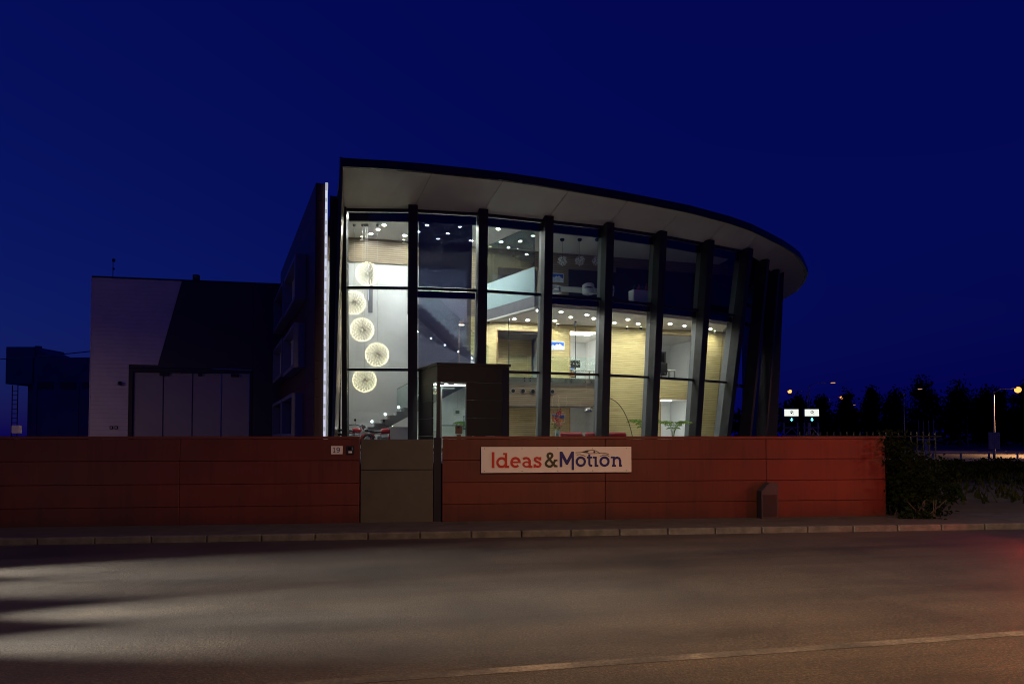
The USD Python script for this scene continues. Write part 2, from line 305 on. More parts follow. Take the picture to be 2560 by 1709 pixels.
def leaf_cloud(pts, size, seed, flat=0.3):
    """One small bent quad per point, turned at random."""
    g = np.random.default_rng(seed); n = len(pts); a = g.normal(size=(n, 3)); a /= np.linalg.norm(a, axis=1, keepdims=True)
    b = np.cross(a, g.normal(size=(n, 3))); b /= np.linalg.norm(b, axis=1, keepdims=True)
    s = size * g.uniform(.6, 1.3, (n, 1)); c = np.cross(a, b) * s * flat
    v = np.stack([pts - a * s, pts - b * s * .55 + c, pts + a * s, pts + b * s * .55 + c], 1).reshape(-1, 3)
    i = np.arange(n)[:, None] * 4
    return trimesh.Trimesh(v, np.vstack([i + [0, 1, 2], i + [0, 2, 3]]), process=False)

# ------------------------------------------------------------------ ground, road, yard
Z0 = 1.4                                        # level of the raised yard and of the ground floor
rd = np.array([math.cos(ROAD_ROT), math.sin(ROAD_ROT), 0]); rn = np.array([-rd[1], rd[0], 0])
wd = np.array([.9942, .1074, 0]); wn = np.array([-.1074, .9942, 0]); w0 = np.array([0, 15.35, 0])   # front wall: direction, back normal, origin
def WL(s, z, off=0.0): return w0 + wd * s + wn * off + np.array([0, 0, z])
G = 2500
obj('ground', slab([(-G, -G, -.05), (G, -G, -.05), (G, G, -.05), (-G, G, -.05)], (0, 0, .046)), 'dirt', kind='structure')
def ribbon(a, b, n0, n1, z, o=(0, 0, 0), d=rd, n=rn):
    """Sheet along the road from a to b, between the offsets n0 and n1."""
    o = np.array(o, float); k = [(a, n0), (b, n0), (b, n1), (a, n1)]
    q = [o + d * x + n * y + np.array([0, 0, z - .02]) for x, y in k]
    return slab(q, (0, 0, .02))
obj('road', slab([(-90, -14, -.02), (90, -14, -.02), WL(90, -.02, -1.75), WL(-90, -.02, -1.75)], (0, 0, .024)), 'asphalt', kind='structure')
line = obj('edge_line', slab([np.array([-6.6, 4.46, .004]), np.array([14, 8.76, .004]), np.array([14, 8.90, .004]), np.array([-6.6, 4.60, .004])], (0, 0, .004)), 'road_paint', kind='structure')
obj('pavement', slab([WL(-90, -.02, -1.6), WL(90, -.02, -1.6), WL(90, -.02, .3), WL(-90, -.02, .3)], (0, 0, .13)), 'pave', kind='structure')
kerb = thing('kerb', 'pale concrete kerb stones along the pavement below the orange wall', 'kerb', WL(0, 0, -1.68))
for k in range(-22, 22):
    obj('kerb_stone', rbox(WL(k + .5, .045, -1.68), (.985, .15, .17), .02, math.atan2(wd[1], wd[0])), 'kerb', kerb)
yard_p = [WL(-95, 0, .25)[:2], WL(8.7, 0, .25)[:2], (12.5, 24), (24, 46), (24, 60), (-110, 60)]
obj('yard', flat_poly(Polygon(yard_p), -.02, Z0 - .006), 'concrete', kind='structure')

# ------------------------------------------------------------------ boundary wall, gate, things on it
wall = thing('boundary_wall', 'long low wall of orange-red panels in rows along the road', 'wall', WL(0, 0))
rows = [(0.02, .49), (.497, .97), (.977, 1.467), (1.474, 1.94)]
angw = math.atan2(wd[1], wd[0])
def wbox(s0, s1, z0, z1, f, t, r=.006): return rbox(WL((s0 + s1) / 2, (z0 + z1) / 2, f + t / 2), (s1 - s0, t, z1 - z0), r, angw)
cols = [-37.2, -33.4, -29.6, -25.9, -22.15, -18.4, -14.65, -10.9, -7.13, -3.36]
cols2 = [-1.56, 2.14, 5.98, 8.96]
for cs in (cols, cols2):
    for a, b in zip(cs[:-1], cs[1:]):
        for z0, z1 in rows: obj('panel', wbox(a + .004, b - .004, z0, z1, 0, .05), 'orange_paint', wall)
for a, b in ((cols[0], cols[-1]), (cols2[0], cols2[-1])):
    obj('backing', wbox(a + .01, b - .01, .02, 1.93, .055, .16), 'hall_dark', wall)
    obj('coping', wbox(a, b, 1.943, 2.0, -.02, .30), 'coping', wall)
gate = thing('sliding_gate', 'plain olive-grey metal gate between the two stretches of orange wall', 'gate', WL(-2.45, 0))
obj('gate_leaf', wbox(-3.34, -1.76, .06, 1.93, .04, .06), 'gate_grey', gate)
obj('gate_rail', wbox(-3.34, -1.76, 1.25, 1.27, .034, .01, .002), 'dark_metal', gate)
obj('gate_post', wbox(-1.75, -1.58, .02, 1.97, .06, .12), 'dark_metal', gate)
angr = angw
# number plate
num = thing('number_plate', 'small pale plate with the number 19 on the orange wall', 'number plate', WL(-3.85, 1.61, -.01))
obj('plate', wbox(-3.975, -3.725, 1.61, 1.79, -.015, .013, .004), 'sign_white', num)
def on_wall(poly, s, z, off, t):
    """Flat shape in wall coordinates (x along the wall, y up), standing proud of it by off, t thick."""
    return poly_plate(affinity.translate(poly, s, z), WL(0, 0, off), wd, (0, 0, 1), t)
def stroke(pts, w, cap=2, join=2): return LineString(pts).buffer(w / 2, cap_style=cap, join_style=join)
one = unary_union([stroke([(.028, .0), (.028, .115)], .017), stroke([(.003, .009), (.055, .009)], .016), stroke([(.028, .107), (.004, .095)], .015)])
nine = unary_union([Point(.11, .08).buffer(.0375).difference(Point(.11, .08).buffer(.0215)), stroke([(.139, .083), (.139, .05), (.128, .022), (.105, .009), (.082, .012)], .016)])
obj('digits', on_wall(unary_union([one, nine]), -3.93, 1.643, -.018, .003), 'sign_navy', num)
ic = thing('intercom', 'small dark intercom panel beside the number plate', 'intercom', WL(-3.56, 1.61, -.01))
obj('housing', wbox(-3.645, -3.475, 1.60, 1.79, -.03, .028, .008), 'dark_metal', ic)
obj('screen', wbox(-3.61, -3.54, 1.70, 1.765, -.034, .004, .002), 'car_glass', ic)
obj('nameplate', wbox(-3.60, -3.52, 1.635, 1.675, -.034, .004, .002), 'sign_white', ic)
obj('button', wbox(-3.525, -3.50, 1.70, 1.76, -.034, .004, .002), 'steel', ic)
# company sign
SG = 3.43 / 2194
sign = thing('company_sign', 'white rectangular sign with red and navy lettering and a car outline', 'sign', WL(1.015, 1.18, -.06))
obj('board', wbox(-.70, 2.73, 1.185, 1.765, -.06, .035, .005), 'sign_white', sign)
def ring(x, y, r, w, ry=None):
    o = Point(0, 0).buffer(r + w / 2, 32); i = Point(0, 0).buffer(r - w / 2, 32)
    return affinity.translate(affinity.scale(o.difference(i), 1, (ry or r) / r, origin=(0, 0)), x, y)
def rect(x0, y0, x1, y1): return sbox(x0, y0, x1, y1)
def arc(x, y, rx, ry, a0, a1, w, n=24):
    return stroke([(x + rx * math.cos(R(a)), y + ry * math.sin(R(a))) for a in np.linspace(a0, a1, n)], w)
sw = 34
glyphs = [
 ('letter_i', 'sign_red', [rect(222, 172, 260, 398)]),
 ('letter_d', 'sign_red', [ring(364, 320, 61, sw, 61), rect(408, 183, 442, 398), rect(384, 183, 442, 212), rect(408, 366, 470, 398)]),
 ('letter_e', 'sign_red', [arc(562, 319, 59, 61, 45, 360, sw), rect(498, 305, 638, 330)]),
 ('letter_a', 'sign_red', [ring(722, 348, 46, 32, 34), rect(750, 285, 784, 398), stroke([(672, 275), (690, 262), (718, 257), (748, 266), (766, 292)], 32), rect(752, 366, 806, 398)]),
 ('letter_s', 'sign_red', [stroke([(914, 280), (900, 262), (872, 256), (846, 264), (842, 286), (866, 308), (902, 322), (924, 346), (912, 374), (880, 382), (850, 374), (838, 352)], 32, 2, 1), rect(908, 244, 934, 292), rect(822, 346, 846, 396)]),
 ('ampersand', 'sign_olive', [stroke([(1158, 380), (1128, 366), (1042, 262), (1026, 228), (1034, 202), (1060, 192), (1088, 202), (1096, 228), (1080, 254), (1022, 300), (1000, 332), (1008, 362), (1040, 380), (1072, 380), (1104, 356), (1134, 296)], 33, 2, 1), rect(1118, 280, 1170, 306), rect(1120, 364, 1172, 390)]),
 ('letter_m', 'sign_navy', [rect(1203, 168, 1240, 390), rect(1377, 168, 1411, 432), Polygon([(1203, 168), (1242, 168), (1308, 290), (1374, 168), (1411, 168), (1411, 190), (1322, 356), (1296, 356), (1203, 190)])]),
 ('letter_o', 'sign_navy', [ring(1512, 312, 59, sw)]),
 ('letter_t', 'sign_navy', [stroke([(1637, 205), (1637, 350), (1648, 368), (1680, 372)], 30, 2, 1), rect(1602, 240, 1678, 266)]),
 ('dotless_i', 'sign_navy', [rect(1715, 240, 1748, 387), rect(1690, 240, 1748, 266), rect(1715, 359, 1770, 387)]),
 ('letter_o', 'sign_navy', [ring(1862, 312, 59, sw)]),
 ('letter_n', 'sign_navy', [rect(1984, 240, 2015, 387), rect(1955, 240, 2015, 266), rect(1972, 361, 2032, 387), stroke([(2000, 285), (2022, 262), (2052, 256), (2080, 268), (2094, 300), (2094, 387)], 32, 2, 1), rect(2078, 361, 2120, 387)]),
 ('car_outline', 'sign_olive', [stroke([(1440, 184), (1520, 178), (1600, 153), (1690, 146), (1740, 158), (1790, 191), (1870, 191), (1925, 206)], 8, 1, 1), Polygon([(1520, 178), (1610, 150), (1690, 144), (1636, 158), (1610, 176), (1656, 198)]),
   stroke([(1650, 197), (1795, 193)], 6, 1), stroke([(1455, 214), (1500, 209), (1548, 220), (1582, 240)], 8, 1, 1), stroke([(1800, 238), (1850, 213), (1900, 219), (1930, 240)], 8, 1, 1), Point(1711, 173).buffer(15)])]
for n, c, ps in glyphs:
    g = unary_union(ps); g = affinity.affine_transform(g, [SG, 0, 0, -SG, -.70 - 68 * SG, 1.765 + 98 * SG * 1.0])
    obj(n, on_wall(g, 0, 0, -.064, .004), c, sign)
for sx in (-.62, .22, 1.03, 1.83, 2.62):
    for sz in (1.225, 1.725): obj('screw', cyl(WL(sx, sz, -.063), .011, .008, 10, wn), 'steel', sign)
# dark service pillar with a slanting top, in front of the wall
pil = thing('service_pillar', 'dark pillar with a slanting top standing against the orange wall', 'pillar', WL(5.94, .11, -.12))
pp = Polygon([(5.73, .11), (6.13, .11), (6.13, .93), (5.92, .93), (5.73, .74)])
obj('pillar_body', poly_plate(pp, WL(0, 0, -.26), wd, (0, 0, 1), -.22), 'hall_dark', pil)
obj('pillar_door', poly_plate(Polygon([(5.77, .16), (6.09, .16), (6.09, .66), (5.77, .66)]), WL(0, 0, -.262), wd, (0, 0, 1), .008), 'dark_metal', pil)
# post lamp / call box standing just behind the wall, right of the gate
pb = thing('call_box', 'brown box on a short post behind the wall, before the entrance', 'call box', (-1.27, 16.3, Z0))
obj('post', box((-1.27, 16.3, Z0 + .32), (.10, .08, .64)), 'brown_box', pb)
obj('housing', rbox((-1.27, 16.28, 2.15), (.16, .10, .19), .012), 'brown_box', pb)
obj('sensor', rbox((-1.27, 16.225, 2.215), (.05, .012, .035), .004), 'black', pb)
lb = thing('meter_box', 'small white box on a post behind the wall at far left', 'meter box', (-12.33, 17, Z0))
obj('post', box((-12.33, 17.02, Z0 + .3), (.08, .08, .6)), 'galv', lb)
obj('housing', rbox((-12.33, 17, 2.17), (.19, .12, .2), .012), 'sign_white', lb)

# ------------------------------------------------------------------ office building: facade geometry
FT = np.array([(-6.67, 26.9), (-3.94, 27.01), (-1.23, 27.49), (1.43, 28.34), (4.06, 29.23), (6.56, 30.39), (9.07, 31.78), (11.34, 33.15), (12.9, 35.16), (14.29, 37.33)])
LEAN = [.5, .5, .5, .5, .55, .75, .95, 1.3, 1.0, .75]
ZT = 11.0
TAN = []
for i in range(10):
    q = FT[min(i + 1, 9)] - FT[max(i - 1, 0)]; TAN.append(q / np.linalg.norm(q))
TAN = np.array(TAN); NIN = np.stack([-TAN[:, 1], TAN[:, 0]], 1)     # inward normals
def F(i, z, off=0.0, along=0.0):
    """Point of the facade at column i: off metres inwards, along metres along the glass."""
    p = FT[i] + NIN[i] * ((ZT - z) / 9.0 * LEAN[i] + off) + TAN[i] * along
    return np.array([p[0], p[1], z])
office = thing('office_building', 'lit glass-fronted office with curved overhanging roof and leaning fins', 'office building', (0, 28, Z0))
# leaning fins
for i in range(10):
    hw = .185 if i else .10; o, n = (.40, .34) if i else (.16, .3)
    if 0 < i < 8: n = .05
    if i >= 8: o, n, hw = .40, .16, .185
    zb, zt = Z0, 11.10
    c = []
    for z in (zb, zt): c += [F(i, z, -o, -hw), F(i, z, -o, hw), F(i, z, n, hw), F(i, z, n, -hw)]
    fin = obj('facade_fin', hexa(c), 'fin_metal', office)
    if 0 < i < 8:
        c = []
        for z in (zb, zt - .1): c += [F(i, z, n + .002, -hw + .02), F(i, z, n + .002, hw - .02), F(i, z, n + .30, hw - .02), F(i, z, n + .30, -hw + .02)]
        obj('inner_post', hexa(c), 'fin_inner', fin)
# glass, transoms, head frames, blind boxes
TIER = [Z0 + .05, 4.66, 7.92, ZT]
bandcol = 'frame_metal'
for i in range(7):
    e0, e1 = (.11, -.16)
    for k in range(3):
        z0, z1 = TIER[k] + .05, TIER[k + 1] - .05
        q = [F(i, z0, 0, e0), F(i + 1, z0, 0, e1), F(i + 1, z1, 0, e1), F(i, z1, 0, e0)]
        n = np.cross(q[1] - q[0], q[3] - q[0]); n /= np.linalg.norm(n)
        obj('glass_pane', slab(q, -n * .02), 'glass', office)
    for k in range(4):
        z = TIER[k]; hh = .10 if k else .12
        obj('transom' if 0 < k < 3 else 'frame_rail', beam(F(i, z, .02, e0), F(i + 1, z, .02, e1), .14, hh), bandcol, office)
    for k, drop in ((3, .34), (2, .26)):
        if k == 2 and i < 3 and i != 1: continue
        z = TIER[k] - .07 - drop / 2
        obj('blind_box', beam(F(i, z, .16, .17), F(i + 1, z, .16, -.20), .12, drop), 'dark_metal', office)
# roller blinds let down in the second bay
for k, (za, zb) in enumerate(((8.02, 10.6), (4.75, 7.58))):
    q = [F(1, za, .14, .2), F(2, za, .14, -.36), F(2, zb, .14, -.36), F(1, zb, .14, .2)]
    obj('roller_blind', slab(q, (0, .006, 0)), 'sheer' if k else 'blind', office, label='sheer blind low in the second bay' if k else 'dark roller blind let down behind the second bay')
# roof: soffit panels from the glass to the edge, fascia, top sheet
OUT = np.array([(-6.04, 24.02), (-4.6, 24.24), (-3.23, 24.52), (-1.7, 24.92), (-.14, 25.41), (1.25, 25.94), (2.64, 26.57), (4.12, 27.22), (5.61, 27.97), (7.6, 29.0), (9.87, 30.51), (11.2, 31.6), (12.43, 32.86), (13.6, 34.1), (14.69, 35.41), (15.5, 36.5), (16.22, 37.71), (17.49, 40.06), (18.3, 42.4), (18.9, 45.0), (19.1, 48.0)])
wo = np.array([.4, -.917])
ol = LineString(OUT)
def out_at(p):
    x = LineString([p, p + wo * 9]).intersection(ol); return np.array(x.coords[0]) if not x.is_empty else None
ends = []
for i in range(10):
    e = out_at(FT[i]); ends.append(OUT[0] if e is None else e)
ends[0] = OUT[0]
dist = [ol.project(Point(e)) for e in ends]
ZE = 11.62
for i in range(9):
    k = 5; inner = [FT[i] + (FT[i + 1] - FT[i]) * t for t in np.linspace(0, 1, k)]
    outer = [np.array(ol.interpolate(dist[i] + (dist[i + 1] - dist[i]) * t).coords[0]) for t in np.linspace(0, 1, k)]
    g = .010
    v, f = [], []
    for a, b in zip(inner, outer): b = b - wo * .06; v += [(a[0], a[1], 11.03), (b[0], b[1], ZE), (a[0], a[1], 11.07), (b[0], b[1], ZE + .04)]
    v = np.array(v); d = np.array([*(FT[i + 1] - FT[i]), 0]); d /= np.linalg.norm(d); v[:4] += d * g; v[-4:] -= d * g
    for j in range(k - 1):
        a = 4 * j; b = a + 4
        f += [[a, a + 1, b + 1], [a, b + 1, b], [a + 2, b + 3, a + 3], [a + 2, b + 2, b + 3], [a + 1, a + 3, b + 3], [a + 1, b + 3, b + 1], [a, b, b + 2], [a, b + 2, a + 2]]
    f += [[0, 2, 3], [0, 3, 1], [4 * k - 4, 4 * k - 3, 4 * k - 1], [4 * k - 4, 4 * k - 1, 4 * k - 2]]
    obj('soffit_panel', trimesh.Trimesh(v, f, process=False), 'soffit', office)
# last stretch of soffit beyond the free-standing fins
tin = [FT[9], np.array([15.1, 39.2]), np.array([16.0, 41.8]), np.array([16.7, 44.6]), np.array([17.2, 47.6])]
tout = [ends[9] - wo * .06, *[np.array(ol.interpolate(dist[9] + (ol.length - dist[9]) * t).coords[0]) + (-.06, 0) for t in (.25, .5, .75, 1)]]
for j in range(4):
    q = [(*tin[j], 11.03), (*tin[j + 1], 11.03), (*tout[j + 1], ZE), (*tout[j], ZE)]
    v = np.array(q + [(x, y, z + .04) for x, y, z in q]); obj('soffit_panel', hexa(v), 'soffit', office)
edge_in = [p + np.array([-wo[0], -wo[1]]) * .25 for p in OUT]
fas = []
for a, b, c, d in zip(OUT[:-1], OUT[1:], edge_in[1:], edge_in[:-1]):
    fas.append(hexa([(*a, 11.6), (*b, 11.6), (*c, 11.6), (*d, 11.6), (*a, 11.9), (*b, 11.9), (*c, 11.9), (*d, 11.9)]))
roof = obj('roof_edge', cat(fas), 'dark_metal', office)
obj('roof_sheet', flat_poly(Polygon([*edge_in, (16, 48), (-13.5, 44), (-7.2, 27.8)]), 11.70, 11.86), 'hall_dark', roof)
# blade wall closing the left end of the front
bt, bb = np.array([-6.04, 24.02]), np.array([-6.86, 26.25])
bk = np.array([-7.15, 28.2]); th = np.array([-.09, -.01])
c = [(*bb, Z0), (*bk, Z0), (*(bk + th), Z0), (*(bb + th), Z0), (*bt, 11.92), (-6.95, 28.2, 11.92), (-7.04, 28.19, 11.92), (bt[0] - .09, bt[1] - .01, 11.92)]
blade = obj('end_blade', hexa(c), 'blue_panel', office)
ci = [np.array(p, float) + np.array([.012, .03, 0]) for p in (c[0], c[1], c[5], c[4])]
obj('blade_lining', slab(ci, (.012, 0, 0)), 'bronze', blade)
# dark glazed gap, LED line and the red clad side wing
RW = np.array([-7.87, 27.25]); rwd = np.array([-.397, .918]); rwo = np.array([-.918, -.397])
def RP(s, z, e=0.0): p = RW + rwd * s + rwo * e; return np.array([p[0], p[1], z])
obj('gap_glazing', slab([(-7.42, 27.55, Z0), (-6.98, 27.75, Z0), (-6.98, 27.75, 11.8), (-7.42, 27.55, 11.8)], (0, .05, 0)), 'dark_glass', office)
core = cat([hexa([RP(0.01, Z0), RP(0.01, Z0, -.3), RP(16.5, Z0, -.3), RP(16.5, Z0), RP(0.01, 12.16), RP(0.01, 12.16, -.3), RP(16.5, 12.16, -.3), RP(16.5, 12.16)])])
wing = obj('side_wing', core, 'hall_dark', office)
nz = 15; zs = np.linspace(Z0, 12.2, nz + 1)
for k in range(nz):
    obj('end_panel', slab([RP(0, zs[k] + .006) + [.0, 0, 0], RP(0, zs[k] + .006, -.32), RP(0, zs[k + 1] - .006, -.32), RP(0, zs[k + 1] - .006)], (0, -.04, 0)), 'red_clad', wing)
    ss = np.arange(0, 16.6, 2.06); sh = 1.03 if k % 2 else 0
    cuts = [0] + [s for s in ss + sh if .2 < s < 16.4] + [16.5]
    for a, b in zip(cuts[:-1], cuts[1:]):
        obj('side_panel', slab([RP(a + .006, zs[k] + .006, .004), RP(b - .006, zs[k] + .006, .004), RP(b - .006, zs[k + 1] - .006, .004), RP(a + .006, zs[k + 1] - .006, .004)], (*(rwo * .035), 0)), 'red_clad', wing)
led = obj('led_channel', box((-7.47, 27.22, 6.8), (.10, .06, 10.8)), 'led_soft', office, label='vertical white light strip at the corner of the red wing')
obj('led_dots', cat([box((-7.47, 27.18, z), (.07, .02, .30)) for z in np.arange(1.6, 12.0, .46)]), 'led', led)
# projecting window boxes on the side wing
for (s0, s1, z0, z1, lit) in ((3.1, 8.7, 8.05, 10.05, 1), (9.4, 15.5, 8.2, 10.2, 0), (3.3, 8.9, 5.05, 7.05, 1), (9.6, 15.7, 5.2, 7.2, 1), (3.9, 9.4, 1.95, 3.95, 0), (9.7, 15.7, 1.95, 3.95, 0)):
    t = .17; fr = []
    for a, b, za, zb in ((s0, s1, z0, z0 + t), (s0, s1, z1 - t, z1), (s0, s0 + .3, z0 + t, z1 - t), (s1 - .3, s1, z0 + t, z1 - t)):
        fr.append(hexa([RP(a, za, .04), RP(b, za, .04), RP(b, za, .5), RP(a, za, .5), RP(a, zb, .04), RP(b, zb, .04), RP(b, zb, .5), RP(a, zb, .5)]))
    wb = obj('window_box', cat(fr), 'frame_blue', office)
    obj('window_pane', slab([RP(s0 + .3, z0 + t, .10), RP(s1 - .3, z0 + t, .10), RP(s1 - .3, z1 - t, .10), RP(s0 + .3, z1 - t, .10)], (*(rwo * .02), 0)), 'pale_reveal' if lit else 'dark_glass', wb)

# ------------------------------------------------------------------ interior shell
A0 = np.array([-1.5, 32.6]); ad = np.array([math.cos(R(15.1)), math.sin(R(15.1))]); an = np.array([-ad[1], ad[0]])
def W(s, z, off=0.0):
    """Point on the back wall: s along it, off metres towards the glass."""
    p = A0 + ad * s - an * off; return np.array([p[0], p[1], z])
adx = np.array([*ad, 0.0]); anx = np.array([*an, 0.0])
def wslab(s0, s1, z0, z1, off, t): # block standing off the wall by off, t thick towards the room
    return hexa([W(s0, z0, off), W(s1, z0, off), W(s1, z0, off + t), W(s0, z0, off + t), W(s0, z1, off), W(s1, z1, off), W(s1, z1, off + t), W(s0, z1, off + t)])
floor_poly = Polygon([tuple(F(i, 2, .05)[:2]) for i in range(8)] + [tuple(W(13.4, 0, -5)[:2]), tuple(W(-7.9, 0, -5)[:2]), (-7.6, 28.3)])
obj('ground_floor', flat_poly(floor_poly, Z0 - .05, Z0 + .004), 'grey_floor', office)
ceil_poly = Polygon([tuple(F(i, 11, .06)[:2]) for i in range(8)] + [tuple(W(13.4, 0, -5)[:2]), tuple(W(-7.9, 0, -5)[:2]), (-7.0, 28.0)])
ceil = obj('ceiling', flat_poly(ceil_poly, 11.04, 11.1), 'ceiling', office)
openings = {'recess': (.73, 3.0, 4.75, 7.15), 'office': (4.43, 6.2, 4.75, 7.28), 'corner_office': (9.31, 11.3, 4.95, 7.28), 'door': (4.42, 6.2, Z0, 3.85), 'waiting': (9.33, 11.2, Z0, 3.97), 'meeting': (4.45, 6.9, 7.98, 10.2), 'landing': (.75, 2.9, 7.98, 10.2)}
wp = sbox(-.7, Z0, 13.35, 11.04)
for a, b, c_, d_ in openings.values(): wp = wp.difference(sbox(a, c_, b, d_))
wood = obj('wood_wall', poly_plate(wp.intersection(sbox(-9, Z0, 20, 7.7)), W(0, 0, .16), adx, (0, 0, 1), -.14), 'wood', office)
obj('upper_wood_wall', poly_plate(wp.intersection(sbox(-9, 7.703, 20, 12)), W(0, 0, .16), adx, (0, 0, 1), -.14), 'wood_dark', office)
for a, b, c_, d_ in openings.values():
    obj('door_lining', cat([wslab(a - .0, a + .06, c_, d_ - .062, .0, .18), wslab(b - .06, b, c_, d_ - .062, .0, .18), wslab(a, b, d_ - .06, d_, .0, .18)]), 'wood_plain', wood)
obj('dark_panelling', cat([wslab(6.95, 13.3, 7.96, 10.5, .165, .03), wslab(4.4, 6.94, 7.96, 10.25, .165, .04)]), 'navy_panel', office)
white = obj('white_wall', wslab(-7.9, -.702, Z0, 9.93, .0, .15), 'white_wall', office)
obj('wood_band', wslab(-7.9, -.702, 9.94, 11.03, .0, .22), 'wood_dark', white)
for s in (-5.3, -3.52):
    sl = obj('wall_slot', wslab(s, s + .2, 7.65, 10.08 if s < -4 else 9.92, .152, .02), 'stair_grey', white)
    if s < -4: obj('slot_light', wslab(s - .01, s + .03, 8.2, 9.9, .175, .015), 'led', sl)
# floors of the upper storeys, seen from below
front = [tuple(F(i, 7.7, .42)[:2]) for i in range(3, 8)]
slab2 = Polygon([tuple(W(.1, 0, .17)[:2]), tuple(F(3, 7.7, .45, -.25)[:2])] + front + [tuple(W(13.3, 0, .17)[:2])])
s2 = obj('upper_floor', flat_poly(slab2, 7.50, 7.94), 'ceiling', office)
sl_edge = [W(.1, 7.5, .17), np.array([*F(3, 7.7, .45, -.25)[:2], 7.5])]
dgl = sl_edge[1] - sl_edge[0]; dgl /= np.linalg.norm(dgl); ngl = np.array([dgl[1], -dgl[0], 0])
if ngl[0] > 0: ngl = -ngl
def diag(t, z, off=0.0):
    p = sl_edge[0] + (sl_edge[1] - sl_edge[0]) * t + ngl * off; return np.array([p[0], p[1], z])
obj('edge_cove', slab([diag(0, 7.42, -.3), diag(1, 7.42, -.3), diag(1, 7.49, -.3), diag(0, 7.49, -.3)], ngl * .34), 'white_gloss', s2)
obj('edge_trim', slab([diag(0, 7.5, .004), diag(1, 7.5, .004), diag(1, 7.96, .004), diag(0, 7.96, .004)], ngl * .04), 'stair_grey', s2)
rail2 = obj('frosted_balustrade', slab([diag(0, 7.97, .02), diag(1, 7.97, .02), diag(1, 9.2, .02), diag(0, 9.2, .02)], ngl * .03), 'frosted', s2)
for a, b in ((0, .33), (.335, .66), (.665, 1)):
    obj('glass_partition', slab([diag(a, 9.22, .03), diag(b, 9.22, .03), diag(b, 11.02, .03), diag(a, 11.02, .03)], ngl * .02), 'tinted_glass', s2)
mz = obj('first_floor', cat([wslab(-1.3, 5.95, 4.36, 4.74, .17, 1.25), wslab(-.3, 13.3, 4.36, 4.74, -4.9, 4.88)]), 'recess_grey', office)
obj('wood_bulkhead', wslab(.85, 5.95, 3.45, 4.36, 1.2, .2), 'wood_dark', mz)
obj('bulkhead_soffit', wslab(.85, 5.95, 3.40, 3.447, .17, 1.23), 'recess_grey', mz)
for s in (1.22, 1.70, 2.18, 2.66, 3.14):
    obj('air_nozzle', cyl(W(s, 4.1, 1.41), .13, .05, 24, anx), 'steel', mz); obj('nozzle_mouth', cyl(W(s, 4.1, 1.43), .085, .05, 24, anx), 'black', mz)
for k in range(5):
    a = .9 + k * 1.01; gl = obj('balustrade_glass', wslab(a, a + .98, 4.52, 5.75, 1.46, .02), 'clear_glass', mz)
    obj('glass_clamp', cat([cyl(W(a + q, z, 1.47), .03, .06, 10, anx) for q in (.12, .86) for z in (4.58, 4.7)]), 'chrome', mz)
for s in (1.05, 2.9, 4.35, 5.7):
    obj('hanger_rod', cat([tube([W(s, 4.75, 1.3), W(s, 7.2, 1.3)], .018), lathe([(0, 0), (.02, 0), (.055, .32), (0, .32)], W(s, 7.17, 1.3), 12)]), 'dark_metal', mz)
# rooms behind the wood wall: white back wall and partitions, low rooms are dark
rooms = obj('rear_wall', wslab(-.3, 13.3, Z0, 11.03, -4.9, .1), 'white_wall', office)
for s, m in ((-.35, 'recess_grey'), (3.3, 'white_wall'), (7.2, 'white_wall'), (9.0, 'white_wall'), (12.6, 'white_wall')):
    obj('partition', wslab(s, s + .1, Z0, 11.03, -4.79, 4.77), m, office)
obj('office_ceiling', wslab(-.3, 13.3, 7.36, 7.44, -4.79, 4.77), 'ceiling', office)
obj('ground_ceiling', wslab(-.3, 13.3, 4.0, 4.06, -4.79, 4.77), 'ceiling', office)
obj('recess_back', wslab(-.2, 3.2, 4.76, 7.3, -2.2, .08), 'wood', office)
obj('recess_ceiling', wslab(-.2, 3.2, 7.0, 7.05, -2.1, 2.08), 'stair_grey', office)
for (s0, s1, o0, o1) in ((4.7, 6.3, -1.0, -1.9), (4.5, 5.3, -2.5, -3.4)):
    obj('light_panel', wslab(s0, s1, 7.33, 7.355, o1, o0 - o1), 'lamp_office', office)
obj('light_panel', wslab(4.5, 5.7, 3.86, 3.93, -.6, .14), 'lamp_office', office, label='white light bar over the ground floor doorway')
obj('light_panel', wslab(9.6, 11.2, 3.94, 3.98, -2.6, .5), 'lamp_office', office)
obj('light_panel', wslab(9.4, 10.6, 7.32, 7.355, -3.0, .3), 'lamp_office', office)
fr = obj('office_window', cat([wslab(11.0, 11.08, 5.6, 7.0, -4.76, .06), wslab(12.2, 12.28, 5.6, 7.0, -4.76, .06), wslab(11.08, 12.2, 6.93, 7.0, -4.76, .06), wslab(11.08, 12.2, 5.6, 5.67, -4.76, .06), wslab(11.6, 11.67, 5.67, 6.93, -4.76, .06)]), 'stair_grey', office)
obj('window_pane', wslab(11.08, 12.2, 5.67, 6.93, -4.775, .02), 'dark_glass', fr)
# glazed return at the right end of the front, dark outside wall beyond
e7 = F(7, 6, .45)
rt = [np.array([*F(7, Z0, .4)[:2], Z0]), W(13.3, Z0, .3), W(13.3, 11.0, .3), np.array([*F(7, 11, .4)[:2], 11.0])]
obj('end_glazing', slab(rt, (.03, .03, 0)), 'dark_glass', office)
for z in (4.66, 7.92, 8.9, 9.9):
    obj('louvre_beam', beam(F(7, z, .5, .2), F(8, z, .5, -.2), .10, .16), 'dark_metal', office)
    obj('louvre_beam', beam(F(8, z, .5, .2), F(9, z, .5, -.2), .10, .16), 'dark_metal', office)
ew = obj('end_wall', cat([hexa([(13.9, 38.6, Z0), (14.9, 38.45, Z0), (16.3, 44, Z0), (15, 44.4, Z0), (14.35, 38.4, 11.3), (15.35, 38.25, 11.3), (16.3, 44, 11.3), (15, 44.4, 11.3)])]), 'hall_dark', office)
